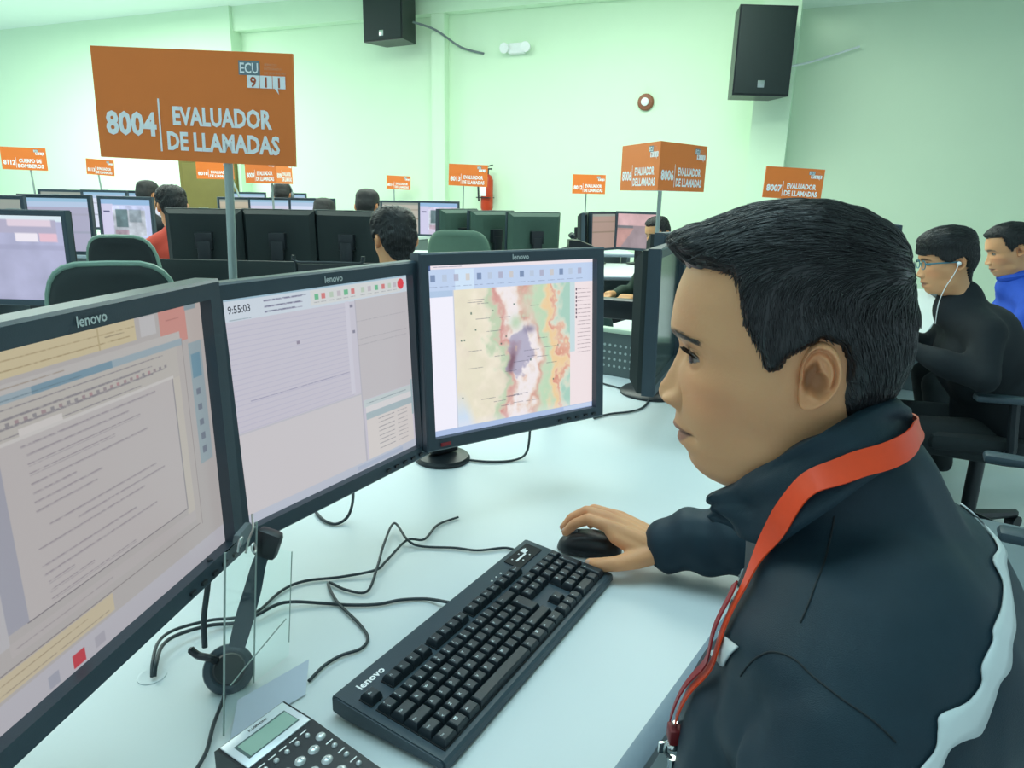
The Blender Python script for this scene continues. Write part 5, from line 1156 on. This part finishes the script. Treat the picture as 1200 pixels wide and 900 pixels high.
# right arm with the hand on the mouse: skin under the sleeve
WR_ = Vector((0.2415, 1.0362, 0.787)); hf = Vector((-.955, .297, 0)).normalized(); hr = Vector((.297, .955, 0)).normalized()
def H(f, r, z): return WR_ + hf * (f * .93) + hr * r + Vector((0, 0, z)) - mo
b = MB()
mcp = [(.086, -.010, .026), (.090, .013, .030), (.085, .036, .025), (.074, .056, .016)]
for k, (f, r, z) in enumerate(mcp):
    chain(b, [(H(-.004, -.012 + .010 * k, .0), .0175), (H(.040, -.012 + .017 * k, .014 - .002 * k), .0150), (H(f, r, z), .0118 - .0006 * k)])
fing = [[(.086, -.010, .026), (.123, -.006, .032), (.148, -.004, .018), (.163, -.003, .000)], [(.090, .013, .030), (.131, .018, .034), (.158, .019, .017), (.172, .019, -.003)],
        [(.085, .036, .025), (.122, .043, .028), (.148, .044, .010), (.160, .044, -.010)], [(.074, .056, .016), (.103, .065, .016), (.122, .066, .000), (.132, .066, -.015)]]
rad = [[.0112, .0100, .0090, .0076], [.0112, .0100, .0090, .0076], [.0106, .0096, .0086, .0072], [.0096, .0084, .0076, .0064]]
for fg, rr in zip(fing, rad): chain(b, [(H(*p), q) for p, q in zip(fg, rr)])
chain(b, [(H(.004, -.020, -.004), .018), (H(.030, -.036, -.010), .0165), (H(.060, -.050, -.016), .0130), (H(.088, -.053, -.021), .0118), (H(.108, -.048, -.025), .0092)])
chain(b, [(H(.030, -.020, .0), .016), (H(.070, -.020, .014), .012), (H(.086, -.010, .026), .0118)])
cone(b, H(-.004, -.010, -.002), H(-.004, .022, -.002), .0215, .020)
chain(b, [(H(-.004, .004, -.001), .026), (H(-.06, .004, .0), .028)])
el_r = Vector((.475, .945, .835)) - mo; sh_r = Vector((.375, .755, 1.01)) - mo; nbw = Vector((.285, .58, 1.08)) - mo
chain(b, [(H(-.06, .004, .0), .028), (el_r, .036), (sh_r, .045), (nbw, .045)])
chain(b, [(nbw, .05), (Vector((.31, .53, .95)) - mo, .10), (Vector((.35, .49, .70)) - mo, .11)])
sh_l = Vector((.240, .418, .965)) - mo; el_l = Vector((.180, .338, .80)) - mo; wr_l = Vector((.155, .50, .675)) - mo
chain(b, [(nbw, .045), (sh_l, .045), (el_l, .036), (wr_l, .026)])
for k in range(4):
    q = wr_l + Vector((.03 - .02 * k, .09, -.02)); chain(b, [(wr_l + Vector((.02 - .013 * k, .02, 0)), .015), (q, .011), (q + Vector((0, .045, -.015)), .009), (q + Vector((0, .065, -.035)), .0075)])
chain(b, [(wr_l, .018), (wr_l + Vector((.05, .05, -.01)), .013), (wr_l + Vector((.055, .085, -.015)), .010)])
hm = remesh(b, .0026, 3); hvv, hff = mesh_arrays(hm)
hcol = np.ones((len(hvv), 3)) * SKIN * np.array((1.04, .98, .95)); hcol *= (1 + .05 * smoothnoise(hvv, 90, 5))[:, None]
kn = np.zeros(len(hvv))
for fg in fing:
    for p in fg[:3]: kn += np.exp(-(np.linalg.norm(hvv - np.array(H(*p)), axis=1) / .012) ** 2)
hcol *= 1 - .10 * np.clip(kn, 0, 1)[:, None] * np.array((.3, 1, 1.1))
body = join([(xf(V, TH), F, Cn)] + [(xf(e[0], TH), e[1], e[2]) for e in ears] + [(hvv, hff, hcol)])
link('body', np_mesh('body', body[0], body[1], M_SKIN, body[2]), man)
for sg in (1, -1):
    e = link('eye', eye_mesh((.95, .30, -.12), .0131), man); e.matrix_local = TH @ Matrix.Translation(Vector((.0752, .0310 * sg, -.014)))
# nails
M_NAIL = mat('finger nail', rgb(205, 165, 145), .3)
def nail(p, q, s, upn):
    d = (q - p).normalized(); u = (upn - d * upn.dot(d)).normalized(); R = rot_axes(d, u.cross(d), u); b = MB(); b.ell(q + u * s * .80 - d * .001, (s * .75, s * .62, s * .22), R, 12, 8); return b
nb_ = nail(H(.088, -.053, -.021), H(.108, -.048, -.025), .0092, (Vector((0, 0, .6)) - hr)); nb_.build('finger_nail', M_NAIL, man)
for fg, rr in zip(fing[:2], rad[:2]): nail(H(*fg[2]), H(*fg[3]), rr[3], Vector((0, 0, .5)) + hf).build('finger_nail', M_NAIL, man)
# hair: shell and strands
sv, sf, dist, nrm = hair_shell(V, F, sh, HAIRLINE, 1.0, 1.0, .35, 2)
cv, cf = compact(sv, sf); link('hair', np_mesh('hair', xf(cv, TH), cf, M_HAIR), man)
pts_all, rad_all = strands(V, sv, cv, cf, dist, nrm, 11000)
# brows
for sg in (1, -1):
    for k in range(170):
        t = RNG.random(); ay = 9 + 44 * t; zb = 1.0 + 6.5 * math.sin(t * 2.2) - 3.5 * t + RNG.normal(0, 1.7 * (1 - .5 * t)); 
        m = np.argmin((V[:, 1] * 1000 - sg * ay) ** 2 + (V[:, 2] * 1000 - zb) ** 2 + 1e4 * (V[:, 0] < .03)); p = Vector(V[m]); nn = Vector(nrm[m]); d = Vector((-.2 - .5 * t, sg * .8, .75 - 1.0 * t)).normalized()
        rows = [p - nn * .0005 + d * (.0075 * j / 5) + nn * (.0011 * math.sin(j / 5 * 2.6)) for j in range(6)]; pts_all += rows; rad_all += [.00026, .00026, .00022, .00018, .00014, .00006]
for sg in (1, -1):
    for k in range(70):
        az = -38 + 108 * RNG.random(); q = max(0.0, 1 - ((az - 10) / 66) ** 2); el = 24 * q ** .5 - 5 - .02 * az; a_, e_ = math.radians(az), math.radians(el - 1); r_ = .0140
        dr = Vector((math.cos(e_) * math.cos(a_), sg * math.cos(e_) * math.sin(a_), math.sin(e_))); p = Vector((.0752, .031 * sg, -.014)) + dr * r_
        d = (dr + Vector((.35, sg * .10, -.10))).normalized(); L_ = .0065 + .002 * RNG.random()
        pts_all += [p + d * (L_ * j / 5) + Vector((0, 0, .0022 * (j / 5) ** 2)) for j in range(6)]; rad_all += [.0002, .0002, .00018, .00015, .0001, .00005]
PA = xf(np.array([tuple(p) for p in pts_all]), TH)
hair_object(PA, rad_all, man)

# ---- jacket
def W(*p): return Vector(p) - mo
b = MB()
cone(b, W(.255, .470, .985), W(.355, .715, 1.010), .062, .070)                 # across the shoulders
cone(b, W(.292, .578, 1.085), W(.322, .558, 1.0), .086, .100)
for q_ in (W(.242, .445, .965), W(.365, .735, 1.0)): cone(b, W(.305, .573, 1.05), q_, .090, .064)
lat = Vector((-.43, -.90, 0)).normalized(); fwd = Vector((-.90, .43, 0)).normalized(); RB_ = rot_axes(fwd, -fwd.cross(Vector((0, 0, 1))), Vector((0, 0, 1)))
b.ell(W(.312, .532, .945), (.120, .195, .15), RB_, 24, 14)
b.ell(W(.342, .548, .990), (.097, .165, .10), RB_, 24, 14)
b.ell(W(.312, .532, .80), (.155, .185, .20), RB_, 24, 14)
b.ell(W(.335, .515, .76), (.135, .185, .22), RB_, 24, 14)
b.ell(W(.365, .50, .60), (.15, .19, .14), RB_, 24, 14)
chain(b, [(W(.236, .410, .958), .064), (W(.212, .362, .89), .062), (W(.190, .338, .80), .061), (W(.165, .42, .735), .055), (wr_l + Vector((0, -.01, 0)), .042)])
chain(b, [(W(.375, .755, 1.0), .068), (W(.43, .86, .90), .062), (W(.470, .940, .835), .058)])
slv = [(W(.470, .940, .835), .058), (W(.40, .985, .822), .056), (W(.345, 1.008, .812), .056), (W(.300, 1.025, .806), .050), (WR_ + hf * -.022 - mo + Vector((0, 0, .006)), .043)]
chain(b, slv)
for k, (u_, r_) in enumerate(((.50, .0545), (.62, .0555), (.80, .050))): pass
jm = remesh(b, .006, 7); co, fc = mesh_arrays(jm); nn = np.empty(len(co) * 3); jm.vertices.foreach_get('normal', nn); nn = nn.reshape(-1, 3)
# cloth folds: long soft ridges running along each limb, stronger near the joints
cw = co + np.array(mo)
def ridge(P, d, freq, seed, warp=.03):
    s_ = P @ (np.array(d) / np.linalg.norm(d)); return np.sin((s_ + warp * smoothnoise(P, 14, seed)) * freq)
arm = np.exp(-(np.linalg.norm((cw - np.array((.36, 1.0, .81)))[:, :2], axis=1) / .13) ** 2) * (cw[:, 1] > .86)
disp = .0030 * smoothnoise(cw, 22, 4) + .0042 * arm * ridge(cw, (1, -.35, .5), 110, 5, .02)
pit = np.exp(-(np.linalg.norm(cw - np.array((.20, .455, .945)), axis=1) / .085) ** 2); disp += .0062 * pit * ridge(cw, (.6, .2, 1), 95, 7, .02)
upr = np.exp(-(np.linalg.norm(cw - np.array((.30, .45, 1.02)), axis=1) / .14) ** 2); disp += .0034 * upr * ridge(cw, (.9, .1, .5), 60, 9, .05)
low = np.clip((.93 - cw[:, 2]) / .1, 0, 1) * (cw[:, 1] < .75); disp += .0045 * low * ridge(cw, (.3, .5, 1), 48, 11, .05)
co = co + nn * disp[:, None]
jk = link('jacket', np_mesh('jacket', co, fc, M_JACKET), man)
jb = BVHTree.FromPolygons([tuple(v) for v in co.tolist()], fc)
# ribbed cuff
b = MB(); c0 = WR_ - mo + Vector((0, 0, .001)); prof = []
for k, (t, r_) in enumerate(((-.003, .026), (.001, .032), (.004, .0335), (.014, .034), (.024, .034), (.030, .030))):
    for i in range(64):
        q = 2 * math.pi * i / 64; rr = r_ * (1 + .025 * math.cos(q * 16)); dn_ = Vector((0, 0, math.cos(q))) + hr * math.sin(q) * 1.08; prof.append(c0 - hf * t + dn_ * rr)
b.add(prof, [(j * 64 + i, j * 64 + (i + 1) % 64, (j + 1) * 64 + (i + 1) % 64, (j + 1) * 64 + i) for j in range(5) for i in range(64)]); b.build('cuff', M_JACKET, man)
# standing collar, open at the throat
def hl(p): q = Vector(p); return q
ctop = [(0.3228, 0.5686, 1.176), (0.2998, 0.5391, 1.1813), (0.2669, 0.5169, 1.1762), (0.2335, 0.5105, 1.161), (0.2099, 0.5242, 1.1357), (0.1962, 0.5452, 1.1106), (0.1861, 0.5588, 1.0952), (0.1793, 0.5693, 1.0808)]
cmid = [(0.3314, 0.566, 1.159), (0.3042, 0.5273, 1.1659), (0.2688, 0.5016, 1.1581), (0.2336, 0.4969, 1.1371), (0.2093, 0.5139, 1.1095), (0.1967, 0.5388, 1.0873), (0.185, 0.5549, 1.0795), (0.1768, 0.568, 1.0716)]
cbas = [(0.3395, 0.5635, 1.1372), (0.3094, 0.5204, 1.1451), (0.2689, 0.489, 1.1343), (0.2295, 0.4804, 1.107), (0.2093, 0.5013, 1.0715), (0.2019, 0.5329, 1.0608), (0.1917, 0.5518, 1.062), (0.1821, 0.5653, 1.0632)]
def mirror(p): p = Vector(p); s_ = (p - HO).dot(HL); return p - HL * (2 * s_)
def full(row): r_ = [Vector(p) for p in row]; return spline([mirror(p) for p in reversed(r_[1:])] + r_, 6)
R3 = [full(r_) for r_ in (ctop, cmid, cbas)]
b = MB(); nC = len(R3[0]); rows = []
for t in np.linspace(0, 1, 9):
    rows.append([(a * (1 - t) * (1 - t) + m_ * 2 * t * (1 - t) + c * t * t) for a, m_, c in zip(R3[0], [2 * m_ - (a + c) / 2 for a, m_, c in zip(*R3)], R3[2])])
vs = []
for j, row in enumerate(rows):
    for i, p in enumerate(row):
        ax_ = HO + Vector((.045, -.014, -.15)); out = (p - ax_); out.z = 0; out.normalize(); vs.append(p - mo + out * (.0035 * math.sin(i * .55 + j * .8) + .002 * math.sin(j * 1.9 + i * .23)))
b.add(vs, [(j * nC + i, j * nC + i + 1, (j + 1) * nC + i + 1, (j + 1) * nC + i) for j in range(8) for i in range(nC - 1)])
cl_ = b.build('collar', M_JACKET, man, angle=80); sm = cl_.modifiers.new('thickness', 'SOLIDIFY'); sm.thickness = .007; sm.offset = 0
cbv = BVHTree.FromPolygons([tuple(v) for v in vs], b.f)
# white reflective stripes lying on the jacket: one ring around the chest
def on_jacket(p, out, lift=.003, far=.35):
    """from inside point p outwards: last hit of the jacket surface"""
    best = None; o = p + out * far; h_ = jb.ray_cast(o, -out, far)
    return (h_[0] + out * lift, h_[1]) if h_[0] is not None else (p, out)
def strip_on(path, name, m, n_edges=True):
    """path: list of (inner axis point, outward direction) pairs for both edges"""
    vs = []
    for (pa, oa), (pb, ob) in path: vs += [on_jacket(pa, oa)[0], on_jacket(pa * .5 + pb * .5, (oa + ob).normalized())[0], on_jacket(pb, ob)[0]]
    n = len(path); b = MB(); b.add(vs, [(i * 3 + k, i * 3 + k + 1, i * 3 + 4 + k, i * 3 + 3 + k) for i in range(n - 1) for k in range(2)]); o = b.build(name, m, man, angle=60); md = o.modifiers.new('thickness', 'SOLIDIFY'); md.thickness = .002; return o
def patch(rows, name, m, lift=.0022, fine=4):
    # a band lying on the cloth: two edge lines, both resampled, all points laid on the jacket
    A, B = [spline([Vector(p) for p in r_], fine) for r_ in rows]; vs = []
    for p, q in zip(A, B):
        for t in (0, .33, .67, 1):
            w_ = p.lerp(q, t) - mo; l_, n_, _, _ = jb.find_nearest(w_)
            if n_.dot(l_ - Vector((.31, .53, l_.z + mo.z)) + mo * Vector((1, 1, 0)).x * 0) < 0 and False: n_ = -n_
            vs.append(l_ + n_ * lift)
    n = len(A); b = MB(); b.add(vs, [(i * 4 + k, i * 4 + k + 1, i * 4 + 5 + k, i * 4 + 4 + k) for i in range(n - 1) for k in range(3)]); o = b.build(name, m, man, angle=70); md = o.modifiers.new('thickness', 'SOLIDIFY'); md.thickness = .0015; md.offset = 0; return o
patch([[(0.4091, 0.5912, 1.0694), (0.4117, 0.5622, 1.0643), (0.4043, 0.5299, 1.06), (0.3789, 0.4987, 1.0643), (0.3752, 0.4799, 1.0573), (0.358, 0.4538, 1.0564), (0.3336, 0.4253, 1.0539), (0.3283, 0.4164, 1.0486), (0.3138, 0.4028, 1.0397), (0.3099, 0.3949, 1.0306), (0.2957, 0.3853, 1.0242), (0.2754, 0.3778, 1.0209), (0.2717, 0.3724, 1.0152), (0.2676, 0.3653, 1.0061), (0.2574, 0.3596, 0.9977), (0.2496, 0.3549, 0.9912)], [(0.4076, 0.5896, 1.0701), (0.4126, 0.5609, 1.0633), (0.4188, 0.5422, 1.0521), (0.397, 0.5081, 1.0556), (0.3817, 0.4792, 1.0513), (0.3698, 0.458, 1.0484), (0.3597, 0.4401, 1.0446), (0.345, 0.4214, 1.0428), (0.3367, 0.408, 1.0336), (0.3247, 0.399, 1.029), (0.3162, 0.3901, 1.0195), (0.3027, 0.3776, 1.0082), (0.2886, 0.3714, 1.0075), (0.2772, 0.3667, 1.005), (0.2697, 0.3606, 0.9971), (0.2629, 0.356, 0.9904)]], 'back_stripe', M_STRIPE)
patch([[(0.186, 0.5329, 0.9724), (0.1811, 0.5066, 0.9864), (0.1798, 0.4845, 0.9963), (0.1805, 0.4711, 1.0012)], [(0.1995, 0.5969, 0.9039), (0.1971, 0.5765, 0.9141), (0.1953, 0.5536, 0.9255), (0.1838, 0.5061, 0.9574)]], 'chest_stripe', M_STRIPE)
patch([[(0.3501, 0.9468, 0.799), (0.3501, 0.9551, 0.7856), (0.2096, 0.5701, 0.9972), (0.2084, 0.5757, 0.9841)], [(0.2019, 0.5347, 1.019), (0.2005, 0.5335, 1.0156), (0.1977, 0.5336, 1.0081), (0.196, 0.5374, 0.9999)]], 'chest_stripe', M_STRIPE)
for px_ in ([(0.2545, 0.5051, 1.0963), (0.2472, 0.4924, 1.0808), (0.2324, 0.4688, 1.0683), (0.2198, 0.4524, 1.0555), (0.2098, 0.4416, 1.0427)], [(0.1821, 0.4681, 0.9775), (0.1833, 0.4478, 1.0078), (0.1909, 0.438, 1.0209), (0.2, 0.4233, 1.0263), (0.2072, 0.4084, 1.0241), (0.2188, 0.3907, 1.0211), (0.2327, 0.3778, 1.0166), (0.2449, 0.3673, 1.0082)]):
    pl_ = []
    for p in spline([Vector(q) for q in px_], 5): l_, n_, _, _ = jb.find_nearest(p - mo); pl_.append(l_ + n_ * .0002)
    b = MB(); b.tube(pl_, .0008, 6); b.build('seam', mat('seam thread', rgb(15, 26, 33), .7), man)
# lower body
b = MB()
for sy in (-1, 1):
    hip = W(.38, .49, .52) + lat * .09 * sy; chain(b, [(hip, .10), (hip + fwd * .42 + Vector((0, 0, .03)), .075), (hip + fwd * .42 + Vector((0, 0, -.44)), .055)])
link('trousers', (lambda m: (m.materials.append(M_BLKFAB), m)[1])(remesh(b, .014, 3, 'trousers')), man)
for sy in (-1, 1):
    c = W(.38, .49, .045) + lat * .09 * sy + fwd * .48; b = MB(); b.ell(c, (.13, .045, .045), RB_); b.build('shoe', M_DARKPL, man)

# ---- lanyard hanging round the collar
strap_px = [(0.3515, 0.6383, 1.1233), (0.3532, 0.6115, 1.1366), (0.3443, 0.5829, 1.1445), (0.3087, 0.53, 1.1594), (0.2997, 0.5175, 1.1579), (0.2825, 0.501, 1.1511), (0.2627, 0.4942, 1.1416), (0.2429, 0.4929, 1.1321), (0.2244, 0.4919, 1.1182), (0.2128, 0.4974, 1.097), (0.209, 0.5108, 1.0679), (0.2016, 0.5107, 1.0419), (0.1942, 0.5113, 1.0163), (0.1806, 0.5013, 0.99), (0.1866, 0.5482, 0.9194), (0.1794, 0.5546, 0.8792), (0.1729, 0.5587, 0.8547)]
def settle(pts, lift):
    out = []; nr = []
    for p in spline(pts, 6):
        q = p - mo; c = []
        for t_ in (jb, cbv):
            l_, n_, _, ds = t_.find_nearest(q)
            if l_ is not None: c.append((ds, l_, n_))
        ds, l_, n_ = min(c, key=lambda a: a[0]); ax_ = Vector((.30, .61, q.z + mo.z)) - mo; o_ = (q - ax_); o_.z = 0
        if n_.dot(o_) < 0: n_ = -n_
        s_ = (q - l_).dot(n_)
        lf = lift if len(out) > 48 else lift + .0075
        if s_ < lf: q = l_ + n_ * lf
        out.append(q); nr.append(n_)
    for _ in range(9): out = [out[0]] + [(out[i - 1] + out[i] * 2 + out[i + 1]) / 4 for i in range(1, len(out) - 1)] + [out[-1]]; 
    for _ in range(14): nr = [nr[0]] + [((nr[i - 1] + nr[i] * 2 + nr[i + 1]) / 4).normalized() for i in range(1, len(nr) - 1)] + [nr[-1]]
    return out, nr
la = empty('lanyard', mo, 'bright red-orange ribbon lanyard hanging round the collar of the dark jacket', 'lanyard')
pts_, nr_ = settle(strap_px, .006)
wd = [float(np.interp(i, [0, 38, 54, 64, 78, 98], [.018, .020, .019, .013, .012, .013])) for i in range(len(pts_))]
o = ribbon(pts_, wd, .0014, nr_).build('strap', M_STRAP, la, angle=60)
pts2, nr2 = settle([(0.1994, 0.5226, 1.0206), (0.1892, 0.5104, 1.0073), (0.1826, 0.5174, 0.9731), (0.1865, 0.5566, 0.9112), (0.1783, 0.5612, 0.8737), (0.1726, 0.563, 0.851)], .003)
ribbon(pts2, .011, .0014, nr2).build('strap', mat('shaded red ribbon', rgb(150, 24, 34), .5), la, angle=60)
e0 = pts_[-1]; dz = Vector((0, 0, -1))
b = MB(); b.box(e0 + dz * .016, (.012, .016, .016), bev=.002); b.build('crimp', M_DKRED, la)
b = MB(); b.tube([e0 + dz * .003, e0 + dz * .012], .0022, 8); b.tube(spline([e0 + dz * .024, e0 + dz * .030 + fwd * .006, e0 + dz * .040 + fwd * .007, e0 + dz * .046], 5), .0022, 8); b.ell(e0 + dz * .030, (.006, .006, .005)); b.cyl(e0 + dz * .044, e0 + dz * .074, .0042, 10, r2=.0018); b.box(e0 + dz * .036 + fwd * .010, (.008, .004, .012), bev=.001); b.build('metal_hook', mat('chrome', rgb(220, 222, 220), .15, 1.0), la)
rr_ = rot_axes(-lat, fwd, Vector((0, 0, 1))); t0 = e0 - fwd * .004 + Vector((0.1907, 0.5574, 0.8331)) - Vector((0.1741, 0.5625, 0.8514))
b = MB(); b.box(t0, (.012, .004, .040), rr_ @ Matrix.Rotation(.2, 3, 'Y'), bev=.0015); b.build('key_tab', mat('red plastic', rgb(222, 40, 40), .3), la)
b = MB(); b.box(t0 + fwd * .0026, (.0026, .002, .026), rr_ @ Matrix.Rotation(.2, 3, 'Y')); b.build('tab_mark', M_PRINT, la)
b = MB(); b.tube(spline([e0 + dz * .004 - fwd * .002, e0 * .5 + t0 * .5 + Vector((0, 0, .012)), t0 + Vector((0, 0, .02))], 6), .0011, 6); b.build('cord', M_CABLE, la)
